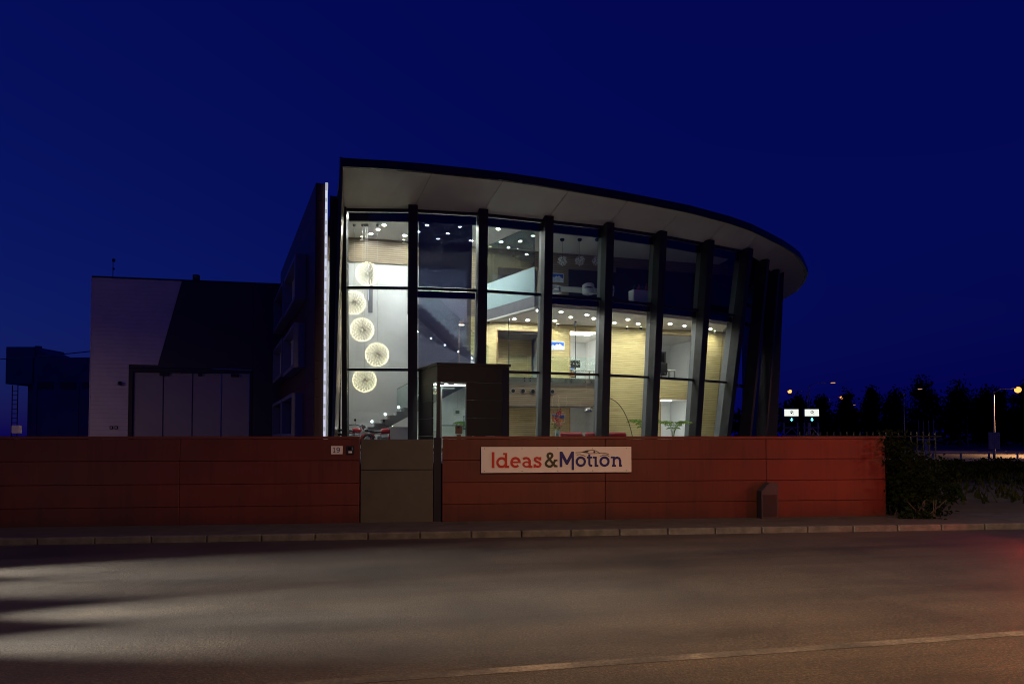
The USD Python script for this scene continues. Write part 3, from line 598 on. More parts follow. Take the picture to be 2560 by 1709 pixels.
for k in range(13):
    z0, z1 = Z0 + k * .76 + .008, Z0 + (k + 1) * .76 - .008
    def ex(z): t = (z - Z0) / 9.9; return 14.05 + .45 * t, 14.87 + .45 * t, 38.55 - .2 * t
    a, b = ex(z0), ex(z1)
    obj('end_wall_panel', slab([(a[0], a[2], z0), (a[1], a[2] - .13, z0), (b[1], b[2] - .13, z1), (b[0], b[2], z1)], (-.01, -.03, 0)), 'hall_dark', ew)

# ------------------------------------------------------------------ lamps in the ceilings
def downlight(parent, p, m='lamp_white', r=.075):
    rim = obj('downlight', lathe([(r, 0), (r + .035, 0), (r + .035, -.012), (r, -.012), (r, 0)], (p[0], p[1], p[2]), 20), 'white_gloss', parent)
    obj('lens', cyl((p[0], p[1], p[2] - .004), r, .006, 16), m, rim)
for x, y in [(-6.4, 27.7), (-4.92, 28.1), (-5.48, 28.99), (-5.86, 29.61), (-6.31, 30.25), (-4.84, 30.5), (-3.09, 28.16), (-3.63, 28.99), (-2.25, 29.23), (-2.87, 30.19), (-3.38, 31.0), (-4.13, 29.93), (-.6, 29.54), (-1.16, 30.39), (-.5, 31.5), (-1.9, 31.3)]:
    downlight(ceil, (x, y, 11.038), 'lamp_atrium')
for x, y in [(1.06, 29.64), (.11, 31.9), (-.45, 31.75), (.74, 32.2), (2.17, 30.06), (2.71, 31.4), (3.39, 30.83), (3.81, 31.7), (2.04, 32.3), (5.45, 31.99), (6.17, 33.2), (4.98, 33.0), (7.75, 33.3), (7.3, 33.2), (10.2, 34.9), (8.6, 33.9)]:
    downlight(s2, (x, y, 7.497), r=.07)
# wall washers: short black cans close to the wood band
def washer(parent, s, z, off, m='lamp_warm'):
    p = W(s, z, off); can = obj('wall_washer', lathe([(.055, 0), (.065, 0), (.065, -.13), (.055, -.13), (.055, 0)], p, 16), 'black', parent)
    obj('lens', cyl((p[0], p[1], p[2] - .03), .05, .01, 14), m, can)
for s in (-5.65, -3.75, -2.0): washer(ceil, s, 11.035, .42)
for s in (.4, 1.75): washer(ceil, s, 11.035, .34)
for s in (.3, 3.75, 7.45, 8.2, 12.4): washer(s2, s, 7.497, .36)

# ------------------------------------------------------------------ staircase
def flight(s0, z0, s1, z1, n, off0, off1, first=0):
    ds, dz = (s1 - s0) / n, (z1 - z0) / n
    st = obj('stair_flight', slab([W(s0, z0 - .12, off0 + .03), W(s0 + ds, z0 - .12, off0 + .03), W(s1, z1 - .36, off0 + .03), W(s1, z1 - .02, off0 + .03), W(s0, z0 + .02, off0 + .03)], -anx * (off1 - off0 - .06)), 'stair_grey', office)
    for k in range(n):
        a = s0 + ds * k; lo, hi = sorted((a, a + ds))
        obj('step', wslab(lo, hi, z0 + dz * k - .1, z0 + dz * (k + 1), off0, off1 - off0), 'stair_grey', st)
    for k in range(first, n - 2, 3):
        a, b = s0 + ds * k, s0 + ds * (k + 3)
        za, zb = z0 + dz * k + .1, z0 + dz * (k + 3) + .1
        obj('glass_guard', slab([W(a, za, off1 + .02), W(b, zb, off1 + .02), W(b, zb + 1.0, off1 + .02), W(a, za + 1.0, off1 + .02)], -anx * .012), 'clear_glass', st)
    obj('handrail', tube([W(s0 + ds * first, z0 + dz * first + 1.12, off1 + .03), W(s1, z1 + 1.12, off1 + .03)], .014), 'chrome', st)
    return st
f1 = flight(-6.9, Z0, -.9, 4.72, 20, 1.3, 2.4, 9)
for k in range(2, 19, 2):
    p = W(-6.9 + .3 * k, Z0 + .166 * k + .28, .158); obj('step_light', cyl(p, .035, .012, 12, anx), 'spot_small', white)
f2 = flight(.1, 5.0, -3.15, 7.94, 16, .16, 1.2)
obj('spandrel', slab([W(-3.6, 4.3, 1.26), W(.3, 4.3, 1.26), W(.3, 5.0, 1.26), W(-3.6, 6.75, 1.26)], -anx * .08), 'white_wall', f2)
for k in range(6): obj('spandrel_light', cyl(W(-3.2 + k * .62, 6.68 - k * .278, 1.35), .03, .012, 10, anx), 'spot_small', f2)
obj('light_panel', wslab(-1.2, .1, 4.57, 4.595, .5, 1.4), 'lamp_office', office)
obj('stair_landing', wslab(-1.25, .2, 4.60, 4.745, .17, 2.2), 'stair_grey', office)

# ------------------------------------------------------------------ entrance porch
VFL, VFR, VBL = np.array([-2.70, 24.62]), np.array([-.10, 25.20]), np.array([-3.69, 26.86])
vf = VFR - VFL; vl = np.linalg.norm(vf); vf /= vl; vs = VBL - VFL; vsl = np.linalg.norm(vs); vs /= vsl; VT = 4.66
def V(a, b, z): p = VFL + vf * a + vs * b; return np.array([p[0], p[1], z])      # a along the front, b towards the building
def vblock(a0, a1, b0, b1, z0, z1): return hexa([V(a0, b0, z0), V(a1, b0, z0), V(a1, b1, z0), V(a0, b1, z0), V(a0, b0, z1), V(a1, b0, z1), V(a1, b1, z1), V(a0, b1, z1)])
porch = thing('entrance_porch', 'dark metal box porch with a lit glass corner door, before the glass front', 'porch', V(1.3, 1, Z0))
obj('porch_roof', vblock(-.04, vl + .04, -.05, vsl, VT - .10, VT), 'porch', porch)
for z0, z1 in ((3.97, VT - .105), (3.32, 3.962), (2.665, 3.312), (2.01, 2.657), (Z0, 2.002)):
    obj('front_panel', vblock(.0 if z0 > 3.9 else 1.07, vl - .26, .0, .05, z0, z1), 'porch', porch)
    obj('side_panel', vblock(.0, .05, .06 if z0 > 3.9 else .62, vsl, z0, z1), 'porch', porch)
    obj('far_panel', vblock(vl - .05, vl, .0, vsl, z0, z1), 'porch', porch)
obj('corner_frame', hexa([V(vl - .255, .0, Z0), V(vl - .052, -.06, Z0), V(vl - .052, .1, Z0), V(vl - .255, .1, Z0), V(vl - .255, .0, VT - .105), V(vl - .052, -.06, VT - .105), V(vl - .052, .1, VT - .105), V(vl - .255, .1, VT - .105)]), 'fin_metal', porch)
obj('corner_post', vblock(.0, .10, .0, .10, Z0, 3.965), 'dark_metal', porch)
dr = obj('glass_door', vblock(.13, 1.04, .02, .035, Z0 + .02, 3.94), 'clear_glass', porch)
obj('door_frame', cat([vblock(.10, .13, .0, .05, Z0, 3.965), vblock(1.04, 1.068, .0, .05, Z0, 3.965), vblock(.13, 1.04, .0, .05, 3.935, 3.965)]), 'glass_edge', dr)
obj('door_handle', cat([cyl(V(.96, -.04, 2.5), .016, .5, 10), cyl(V(.96, -.01, 2.3), .01, .07, 8, vs.tolist() + [0]), cyl(V(.96, -.01, 2.7), .01, .07, 8, vs.tolist() + [0])]), 'chrome', dr)
obj('side_light', vblock(.02, .035, .12, .60, Z0 + .02, 3.94), 'clear_glass', porch)
obj('inner_frame', cat([vblock(.52, .58, 1.3, 1.36, Z0, 3.8), vblock(.12, 1.06, 1.3, 1.36, 3.8, 3.86)]), 'steel', porch)
obj('porch_ceiling', vblock(.06, vl - .06, .06, vsl, 3.97, 4.0), 'ceiling', porch)
lamp = obj('ceiling_lamp', vblock(.20, .42, .5, .75, 3.88, 3.965), 'dark_metal', porch)
obj('lens', cat([vblock(.21, .41, .51, .74, 3.86, 3.878)]), 'lamp_porch', lamp)
obj('light_strip', vblock(.3, 1.5, 1.2, 1.6, 3.95, 3.968), 'lamp_office', porch)
obj('lamp_cover', vblock(.55, .75, .45, .6, 3.90, 3.965), 'white_gloss', porch)

# ------------------------------------------------------------------ things inside the building
def glow_ball(name, label, p, ztop, group=None):
    t = thing(name, label, 'pendant lamp', p)
    n, r = 185, .49
    k = np.arange(n) + .5; ph = np.arccos(1 - 2 * k / n); th_ = np.pi * (1 + 5 ** .5) * k
    d = np.stack([np.cos(th_) * np.sin(ph), np.sin(th_) * np.sin(ph), np.cos(ph)], 1); c = np.array(p)
    b0 = trimesh.creation.icosphere(0, .0145); rod = trimesh.creation.cylinder(.0028, r, sections=3)
    bv = np.vstack([b0.vertices + c + q * r for q in d]); bf = np.vstack([b0.faces + i * len(b0.vertices) for i in range(n)])
    obj('bulbs', trimesh.Trimesh(bv, bf, process=False), 'bulb', t, kind='stuff')
    rods = []
    for q in d:
        m = rod.copy(); m.apply_transform(trimesh.geometry.align_vectors((0, 0, 1), q)); m.apply_translation(c + q * r / 2); rods.append(m)
    obj('spokes', cat(rods), 'stair_grey', t, kind='stuff')
    obj('core', ball(c, .07, 2), 'chrome', t)
    obj('cable', tube([c + [0, 0, .07], (c[0], c[1], ztop - .05)], .006, 5), 'steel', t)
    obj('ceiling_cup', lathe([(0, 0), (.06, 0), (.075, -.04), (.05, -.09), (0, -.10)], (c[0], c[1], ztop), 16), 'steel', t)
    return t
for (x, z), w in zip([(-6.16, 8.91), (-6.73, 7.68), (-6.37, 6.52), (-5.73, 5.46), (-6.26, 4.37)], ['topmost', 'second from the top', 'middle', 'second from the bottom', 'lowest']):
    glow_ball('ball_lamp', f'glowing spiky ball lamp hanging in the tall glass bay, {w} of five', (x, 28.9, z), 11.035)
for (x, z), w in zip([(2.3, 10.02), (3.1, 10.02), (3.9, 10.02)], ['left of three', 'middle of three', 'right of three, nearest the fin']):
    t = thing('petal_lamp', f'unlit silvery ball lamp over the white meeting table, {w}', 'pendant lamp', (x, 31.0, z))
    g = np.random.default_rng(int(x * 10)); d = g.normal(size=(240, 3)); d /= np.linalg.norm(d, axis=1, keepdims=True)
    obj('petals', leaf_cloud(np.array((x, 31.0, z)) + d * g.uniform(.14, .24, (240, 1)), .035, 3), 'white_gloss', t, kind='stuff')
    obj('core', ball((x, 31.0, z), .06, 1), 'chrome', t)
    obj('cable', tube([(x, 31, z + .06), (x, 31, 10.95)], .006, 5), 'black', t)
    obj('ceiling_cup', lathe([(0, 0), (.09, 0), (.11, -.05), (.07, -.12), (0, -.13)], (x, 31, 11.035), 16), 'black', t)
def wall_picture(name, label, s0, s1, z0, z1, off=.165, kind='mountain'):
    t = thing(name, label, 'picture', W((s0 + s1) / 2, z0, off))
    w, h = s1 - s0, z1 - z0
    obj('frame', wslab(s0, s1, z0, z1, off, .02), 'white_gloss', t)
    obj('print', wslab(s0 + .03, s1 - .03, z0 + .03, z1 - .03, off + .021, .003), 'picture_blue' if kind == 'mountain' else 'picture_orange', t)
    o = W(s0, z0, off + .028)
    if kind == 'mountain':
        pts = [(.03, .03), (w - .03, .03), (w - .03, h * .45), (w * .86, h * .52), (w * .72, h * .74), (w * .64, h * .62), (w * .55, h * .70), (w * .42, h * .50), (w * .30, h * .60), (w * .16, h * .40), (.03, h * .46)]
        obj('snow_peaks', poly_plate(Polygon(pts), o, adx, (0, 0, 1), .003), 'picture_snow', t)
    else:
        obj('blue_sky', poly_plate(Polygon([(.03, h - .03), (w - .03, h - .03), (w - .03, h * .35), (.03, h * .8)]), o, adx, (0, 0, 1), .003), 'picture_blue', t)
    return t
wall_picture('mountain_picture', 'blue snowy mountain picture on the lit wood wall of the first floor', 3.3, 4.18, 6.22, 6.66)
wall_picture('mountain_picture', 'dim mountain picture on the dark wood wall of the top floor', 3.3, 4.14, 9.58, 10.02)
wall_picture('flower_picture', 'red and blue picture on the ground floor wall behind the flower vase', 3.5, 4.2, 2.68, 3.08, kind='poster')
# poster in the bright office
t = thing('poster', 'blue and orange travel poster leaning on the office back wall', 'poster', W(5.9, 5.3, -4.7))
obj('frame', wslab(5.55, 6.6, 5.35, 6.35, -4.79, .03), 'dark_metal', t)
obj('print', wslab(5.6, 6.55, 5.4, 6.3, -4.758, .004), 'picture_blue', t)
obj('sand', poly_plate(Polygon([(.05, .05), (1.0, .05), (1.0, .25), (.05, .8)]), W(5.55, 5.35, -4.75), adx, (0, 0, 1), .004), 'picture_orange', t)
obj('title', poly_plate(unary_union([sbox(.55, .68, .95, .76), sbox(.55, .80, .78, .9), sbox(.82, .80, .95, .9)]), W(5.55, 5.35, -4.744), adx, (0, 0, 1), .004), 'white_gloss', t)
# desks, chairs, screens upstairs
def table(name, label, cx, cy, z, w, d, h, rz, top='white_gloss', leg='steel'):
    t = thing(name, label, 'table', (cx, cy, z), rz)
    obj('table_top', rbox((0, 0, h - .02), (w, d, .04), .008), top, t, local=True)
    for a in (-1, 1):
        for b in (-1, 1): obj('leg', box((a * (w / 2 - .06), b * (d / 2 - .06), (h - .04) / 2), (.05, .05, h - .04)), leg, t, local=True)
    return t
def shell_chair(name, label, x, y, z, rz, m='white_gloss'):
    t = thing(name, label, 'chair', (x, y, z), rz)
    # curved wrap-round back with a slot
    a = np.linspace(R(-115), R(115), 21); out = []
    for z0, z1, r0, r1 in ((.44, .62, .25, .27), (.70, .86, .275, .28)):
        for p, q in zip(a[:-1], a[1:]):
            if z0 > .6 and abs((p + q) / 2) > R(85): continue
            dz = .0 if z0 < .6 else -.10 * (abs((p + q) / 2) / R(85)) ** 2
            c = [(r * math.sin(u), -r * math.cos(u), zz) for zz, r in ((z0 + dz, r0), (z1 + dz, r1)) for u, rr in ((p, 0), (q, 0)) for r in (r,)]
            pq = lambda u, r, zz: (r * math.sin(u), -r * math.cos(u), zz)
            out.append(hexa([pq(p, r0, z0 + dz), pq(q, r0, z0 + dz), pq(q, r0 - .02, z0 + dz), pq(p, r0 - .02, z0 + dz), pq(p, r1, z1 + dz), pq(q, r1, z1 + dz), pq(q, r1 - .02, z1 + dz), pq(p, r1 - .02, z1 + dz)]))
    for u in (-1.3, 1.3): out.append(box((.265 * math.sin(u), -.265 * math.cos(u), .66), (.05, .03, .2), -u * -1))
    obj('backrest', cat(out), m, t, local=True)
    obj('seat', cyl((0, 0, .44), .255, .05, 28), m, t, local=True)
    obj('stem', cyl((0, 0, .22), .025, .42, 12), 'chrome', t, local=True)
    obj('base', lathe([(0, 0), (.22, 0), (.21, .015), (.03, .03), (0, .03)], (0, 0, 0)), 'chrome', t, local=True)
    return t
table('meeting_table', 'white meeting table under unlit ball lamps on the top floor', 3.2, 31.1, 7.94, 2.6, 1.0, .76, R(16))
shell_chair('shell_chair', 'white shell chair beside the fin, left end of the meeting table', 1.95, 30.2, 7.94, R(200))
shell_chair('shell_chair', 'white shell chair with slotted back in the middle of the meeting table', 3.4, 30.35, 7.94, R(8))
shell_chair('shell_chair', 'white shell chair half hidden by a fin, right end of the meeting table', 4.35, 30.75, 7.94, R(15))
cb = thing('white_cabinet', 'low white cabinet on the dark top floor carrying red things', 'cabinet', (6.05, 31.4, 7.94), R(20))
obj('carcass', rbox((0, 0, .38), (1.25, .45, .76), .01), 'white_gloss', cb, local=True)
obj('door', box((-.31, -.23, .38), (.58, .015, .68)), 'white_gloss', cb, local=True); obj('door', box((.31, -.23, .38), (.58, .015, .68)), 'white_gloss', cb, local=True)
for k, (dx, h, m, lab) in enumerate([(-.42, .22, 'black', 'dark bottle on the white cabinet, leftmost of the row'), (-.2, .26, 'red_paint', 'red bottle on the white cabinet, between two dark ones'), (-.02, .2, 'black', 'short dark bottle in the middle of the cabinet'), (.2, .34, 'red_paint', 'tallest red bottle on the white cabinet'), (.42, .18, 'red_cloth', 'short dull red jar at the right of the cabinet')]):
    x, y = 6.05 + math.cos(R(20)) * dx, 31.4 + math.sin(R(20)) * dx
    b = thing('bottle', lab, 'bottle', (x, y, 8.70)); w_ = .07
    obj('body', lathe([(0, 0), (w_, 0), (w_, h * .6), (.025, h * .78), (.025, h), (0, h)], (x, y, 8.702), 14), m, b); obj('cap', cyl((x, y, 8.70 + h + .012), .03, .03, 10), 'steel', b)
def W3(s, off): p = W(s, 0, off); return p[0], p[1]
ar = R(15.1)
def desk_set(s, off, z, label_d, label_m):
    x, y = W3(s, off); table('desk', label_d, x, y, z, 1.5, .75, .74, ar)
    mx, my = W3(s - .25, off)
    mo = thing('monitor', label_m, 'monitor', (mx, my, z + .742), ar)
    obj('screen', rbox((0, .05, .33), (.62, .04, .38), .008), 'black', mo, local=True); obj('stand', box((0, .08, .08), (.06, .03, .16)), 'black', mo, local=True); obj('foot', rbox((0, .06, .008), (.26, .18, .016), .006), 'black', mo, local=True)
desk_set(9.9, -.9, 4.74, 'white desk seen through the right doorway of the first floor', 'black monitor on the desk of the right office')
desk_set(5.75, -1.9, 4.74, 'white desk in the brightly lit office', 'black monitor on the desk of the brightly lit office')
def office_chair(label, s, off, z, rz):
    x, y = W3(s, off); t = thing('office_chair', label, 'office chair', (x, y, z), rz)
    obj('seat', rbox((0, 0, .47), (.48, .46, .07), .03), 'black', t, local=True)
    obj('backrest', rbox((0, .24, .80), (.44, .05, .52), .02), 'black', t, local=True)
    obj('back_bar', beam((0, .22, .46), (0, .27, .7), .06, .02), 'black', t, local=True)
    obj('stem', cyl((0, 0, .25), .03, .4, 12), 'chrome', t, local=True)
    for k in range(5):
        a = R(72 * k); obj('foot_arm', beam((0, 0, .10), (.28 * math.cos(a), .28 * math.sin(a), .06), .045, .03), 'chrome', t, local=True)
        obj('castor', ball((.28 * math.cos(a), .28 * math.sin(a), .03), .03, 1), 'black', t, local=True)
    for a in (-1, 1): obj('armrest', cat([box((a * .26, .05, .66), (.05, .28, .03)), box((a * .26, .08, .56), (.03, .04, .2))]), 'black', t, local=True)
office_chair('black swivel chair at the desk seen through the right doorway', 9.7, -.35, 4.74, ar + R(185))
office_chair('black swivel chair at the left edge of the bright office', 4.95, -1.3, 4.74, ar + R(110))
# ground floor: sofas, arc lamp, vase, palm, reception
def sofa(label, x, y, rz, w):
    t = thing('sofa', label, 'sofa', (x, y, Z0 + .004), rz)
    obj('base', rbox((0, 0, .22), (w, .8, .28), .04), 'red_cloth', t, local=True); obj('backrest', rbox((0, -.34, .55), (w, .18, .42), .05), 'red_cloth', t, local=True)
    for k in (-1, 1):
        obj('seat_cushion', rbox((k * w / 4 * .98, .06, .42), (w / 2 * .96, .58, .14), .05), 'red_cloth', t, local=True); obj('foot', cyl((k * (w / 2 - .1), 0, .04), .03, .08, 10), 'chrome', t, local=True)
sofa('short red sofa just behind the glass, beside the vase', 2.5, 30.0, R(14), 1.0)
sofa('long red sofa behind the glass, left of the arc lamp', 4.05, 30.4, R(14), 1.9)
al = thing('arc_lamp', 'tall arching floor lamp with chrome dome shade over the red sofas', 'floor lamp', (5.55, 31.2, Z0))
a_ = np.linspace(0, 1, 22); bx, by = 5.55, 31.2
ap = [(bx - 2.1 * (t ** 1.6), by - .25 * t, Z0 + .1 + 2.25 * math.sin(min(1, t * 1.35) * math.pi / 2) - (0.0 if t < .74 else 1.1 * (t - .74) ** 1.1 * 2.2)) for t in a_]
obj('pole', tube(ap, .017, 8), 'dark_metal', al)
obj('foot', rbox((bx, by, Z0 + .06), (.4, .4, .11), .02), 'black', al)
sx, sy, sz = ap[-1]
obj('shade', lathe([(.20, -.10), (.19, -.04), (.15, .03), (.08, .08), (0, .10), (0, .09), (.07, .07), (.14, .02), (.18, -.045), (.19, -.10), (.20, -.10)], (sx, sy, sz)), 'chrome', al)
va = thing('flower_vase', 'glass vase with red flowers and pale curly twigs behind the fin', 'vase', (1.95, 29.35, Z0))
obj('table', cat([cyl((1.95, 29.35, Z0 + .52), .24, .04, 24), cyl((1.95, 29.35, Z0 + .26), .03, .5, 10), cyl((1.95, 29.35, Z0 + .02), .18, .03, 20)]), 'dark_metal', va)
obj('vase_body', lathe([(0, 0), (.09, 0), (.11, .3), (.10, .31), (.08, .02), (0, .02)], (1.95, 29.35, Z0 + .55)), 'frosted', va)
g = np.random.default_rng(5)
tw = []
for k in range(9):
    a = g.uniform(0, 6.28); h = g.uniform(.9, 1.75); w_ = np.cumsum(g.normal(0, .035, (12, 2)), 0)
    tw.append(tube([(1.95 + math.cos(a) * .25 * t + w_[i, 0], 29.35 + math.sin(a) * .2 * t + w_[i, 1] * .5, Z0 + .7 + h * t) for i, t in enumerate(np.linspace(0, 1, 12))], .011, 5, .005))
obj('twigs', cat(tw), 'twig', va)
for c_, n, r, m in (((1.93, 29.3, 2.42), 60, .22, 'leaf_bright'), ((1.98, 29.25, 2.5), 50, .16, 'flower_pink'), ((2.02, 29.25, 3.0), 46, .13, 'flower_red'), ((1.9, 29.3, 2.68), 30, .12, 'flower_red')):
    obj('leaves' if m == 'leaf_bright' else 'blossoms', leaf_cloud(np.array(c_) + g.normal(0, r / 1.8, (n, 3)), .055, 4), m, va, kind='stuff')
def palm(label, x, y, h, n, seed):
    t = thing('potted_palm', label, 'plant', (x, y, Z0)); g = np.random.default_rng(seed)
    obj('pot', lathe([(0, 0), (.17, 0), (.22, .4), (.20, .4), (.16, .05), (0, .05)], (x, y, Z0 + .004)), 'dark_metal', t)
    for k in range(n):
        a = g.uniform(0, 6.28); L = g.uniform(.55, 1.0); pts = []
        for u in np.linspace(0, 1, 9): pts.append((x + math.cos(a) * L * .8 * u, y + math.sin(a) * L * .8 * u, Z0 + .4 + (h - .4) * (u ** .6) * (1 - .42 * u) * g.uniform(.97, 1.03) + .25 * u * (1 - u)))
        st = obj('stem', tube(pts, .008, 5, .004), 'leaf_bright', t); lf = []
        for i in range(2, 9):
            for sd in (-1, 1):
                p = np.array(pts[i]); q = p + np.array([-math.sin(a) * sd * .22 + math.cos(a) * .12, math.cos(a) * sd * .22 + math.sin(a) * .12, -.10]); m_ = (p + q) / 2 + np.array([0, 0, .03]); w_ = np.array([math.cos(a), math.sin(a), 0]) * .022
                lf.append(trimesh.Trimesh([p, m_ - w_, q, m_ + w_], [[0, 1, 2], [0, 2, 3]], process=False))
        obj('leaflets', cat(lf), 'leaf_bright', st)
palm('feathery green palm left of the fin, on the lit ground floor', 6.1, 31.55, 2.0, 12, 11)
palm('feathery green palm right of the fin, in front of the waiting room', 7.55, 32.0, 1.9, 12, 12)
palm('leafy green plant behind the glass entrance door', -1.75, 29.0, 1.75, 14, 13)
rc = thing('reception_desk', 'pale reception desk seen through the entrance door', 'desk', (-2.0, 29.6, Z0), ar)
obj('front', rbox((0, -.3, .52), (2.4, .06, 1.04), .01), 'white_gloss', rc, local=True); obj('counter', rbox((0, 0, 1.06), (2.46, .66, .05), .01), 'stair_grey', rc, local=True); obj('side', box((-1.17, .02, .52), (.05, .56, 1.02)), 'white_gloss', rc, local=True)
lt = thing('side_counter', 'white angled counter at the foot of the stairs, beside the first fin', 'counter', (-4.45, 28.3, Z0), R(-20))
obj('body', rbox((0, 0, .48), (1.1, .5, .96), .01), 'white_gloss', lt, local=True); obj('top', rbox((0, 0, .98), (1.16, .56, .04), .008), 'white_gloss', lt, local=True)
pf = thing('framed_drawing', 'small drawing in a white frame behind the entrance door', 'picture', (-2.45, 30.0, 2.9))
obj('frame', box((-2.32, 29.05, 3.03), (.36, .02, .30)), 'white_gloss', pf); obj('drawing', box((-2.32, 29.035, 3.03), (.17, .01, .13)), 'stair_grey', pf); obj('hanging_wire', tube([(-2.32, 29.05, 3.18), (-2.32, 29.05, 3.97)], .003, 4), 'steel', pf)
wl = thing('wall_picture', 'tall narrow framed picture in the waiting room behind the palms', 'picture', W(9.75, 2.2, -1.5))
obj('frame', wslab(9.62, 9.98, 2.05, 3.0, -1.6, .03), 'brown_box', wl); obj('print', wslab(9.67, 9.93, 2.1, 2.95, -1.568, .005), 'picture_orange', wl); obj('stand', wslab(9.77, 9.83, Z0, 2.05, -1.6, .03), 'brown_box', wl)
# two red motorcycles on show
def motorcycle(label, loc, rz, spare):
    t = thing('motorcycle', label, 'motorcycle', loc, rz)
    for x in (-.68, .70):
        w = obj('wheel', lathe([(.27, -.05), (.31, -.045), (.325, 0), (.31, .045), (.27, .05), (.27, -.05)], (0, 0, 0), 28).apply_transform(trimesh.transformations.translation_matrix((x, 0, .33)) @ trimesh.transformations.rotation_matrix(math.pi / 2, (1, 0, 0))), 'tyre', t, local=True, smooth=40)
        obj('spokes', cat([tube([(x, s * .03, .33), (x + .27 * math.cos(a), 0, .33 + .27 * math.sin(a))], .004, 4) for a in np.linspace(0, 6.28, 17)[:-1] for s in (-1, 1)]), 'chrome', w, local=True)
        obj('fender', cat([hexa([(x + r0 * math.cos(a), -.075, .33 + r0 * math.sin(a)), (x + r0 * math.cos(a + .17), -.075, .33 + r0 * math.sin(a + .17)), (x + r0 * math.cos(a + .17), .075, .33 + r0 * math.sin(a + .17)), (x + r0 * math.cos(a), .075, .33 + r0 * math.sin(a)),
                                 (x + .375 * math.cos(a), -.075, .33 + .375 * math.sin(a)), (x + .375 * math.cos(a + .17), -.075, .33 + .375 * math.sin(a + .17)), (x + .375 * math.cos(a + .17), .075, .33 + .375 * math.sin(a + .17)), (x + .375 * math.cos(a), .075, .33 + .375 * math.sin(a))]) for r0 in (.355,) for a in np.arange(.5 if x < 0 else .35, 3.0, .17)]), 'red_paint' if spare else 'white_gloss', t, local=True)
    tank = trimesh.creation.icosphere(2, 1); tank.apply_scale((.27, .125, .125)); tank.apply_translation((.18, 0, .78)); obj('fuel_tank', tank, 'red_paint', t, local=True, smooth=True)
    obj('saddle', rbox((-.30, 0, .76), (.44, .26, .10), .04), 'black', t, local=True); obj('rear_saddle', rbox((-.66, 0, .80), (.26, .22, .08), .03), 'black', t, local=True)
    obj('engine', cat([rbox((.05, 0, .42), (.42, .26, .3), .04), *[box((.1, 0, .58 + .025 * k), (.2, .24, .012)) for k in range(5)]]), 'steel', t, local=True)
    obj('frame_tubes', cat([tube([(.45, 0, .82), (.1, 0, .66), (-.35, 0, .68), (-.68, 0, .33)], .022), tube([(.45, 0, .8), (.3, 0, .3), (-.2, 0, .25), (-.68, 0, .33)], .02)]), 'red_paint', t, local=True)
    obj('fork', cat([tube([(.42, s * .09, .95), (.70, s * .09, .33)], .022) for s in (-1, 1)]), 'chrome', t, local=True)
    obj('handlebar', cat([tube([(.22, -.40, 1.02), (.34, -.25, 1.03), (.40, 0, .97), (.34, .25, 1.03), (.22, .40, 1.02)], .014), *[tube([(.12, s * .42, 1.01), (.25, s * .39, 1.025)], .022) for s in (-1, 1)]]), 'black', t, local=True)
    hl = trimesh.creation.icosphere(2, .095); hl.apply_translation((.55, 0, .93)); obj('headlight', hl, 'chrome', t, local=True, smooth=True)
    obj('mirror', cat([tube([(.33, .24, 1.03), (.33, .28, 1.18)], .006, 5), cyl((.33, .28, 1.22), .055, .02, 16, (1, 0, 0))]), 'dark_metal', t, local=True)
    obj('exhaust', tube([(.15, -.15, .4), (.0, -.2, .25), (-.5, -.2, .28), (-.9, -.2, .32)], .035), 'chrome', t, local=True)
    obj('stand', cat([tube([(-.1, s * .1, .25), (-.15, s * .2, .02)], .014) for s in (-1, 1)]), 'steel', t, local=True)
    if spare: obj('tail_plate', cyl((-.78, .16, .62), .17, .02, 24, (.3, 1, 0)), 'white_gloss', t, local=True)
motorcycle('red motorcycle with pale fender, left of two behind the glass', (-6.55, 28.15, Z0 + .06), R(52), False)
motorcycle('red motorcycle with a red fender and round white plate, right of two', (-5.35, 28.05, Z0 + .03), R(48), True)

# ------------------------------------------------------------------ workshop hall on the left
hall = thing('workshop_hall', 'plain hall of white planks and dark cladding with a four-leaf folding door', 'hall', (-19.5, 42, Z0))
H0 = np.array([-24.75, 40.0]); hd = np.array([.981, .194]); hn = np.array([-.194, .981])
def HP(s, z, off=0.0): p = H0 + hd * s + hn * off; return np.array([p[0], p[1], z])
hd3 = np.array([*hd, 0]); hn3 = np.array([*hn, 0])
def hblock(s0, s1, z0, z1, off, t): return hexa([HP(s0, z0, off), HP(s1, z0, off), HP(s1, z0, off + t), HP(s0, z0, off + t), HP(s0, z1, off), HP(s1, z1, off), HP(s1, z1, off + t), HP(s0, z1, off + t)])
core = obj('hall_core', cat([hblock(.02, 2.05, Z0, 11.3, .06, .2), hblock(2.05, 9.0, 6.1, 11.3, .06, .2), hblock(9.0, 11.6, Z0, 11.3, .06, .2), hblock(.02, .2, Z0, 11.3, .26, 12), hblock(.02, 11.6, 11.2, 11.3, .26, 12)]), 'hall_dark', hall)
zb = np.arange(Z0, 11.3, .243)
def sb(z): return 3.60 + (z - 6.1) * .248
for z in zb:
    z1 = min(z + .236, 11.36)
    if z < 6.1: s1a = s1b = 2.05
    else: s1a, s1b = sb(z), sb(z1)
    obj('plank', slab([HP(0, z, .055), HP(s1a, z, .055), HP(s1b, z1, .055), HP(0, z1, .055)], -hn3 * .05), 'plank_white', hall)
obj('dark_cladding', slab([HP(sb(6.12) + .01, 6.12, .05), HP(9.02, 6.12, .05), HP(9.02, 11.36, .05), HP(sb(11.36) + .01, 11.36, .05)], -hn3 * .04), 'hall_dark', hall)
obj('dark_cladding', slab([HP(9.03, Z0, .05), HP(11.6, Z0, .05), HP(11.6, 11.36, .05), HP(9.03, 11.36, .05)], -hn3 * .04), 'hall_dark', hall)
obj('roof_trim', hblock(-.02, 11.6, 11.365, 11.45, -.02, .3), 'frame_metal', hall)
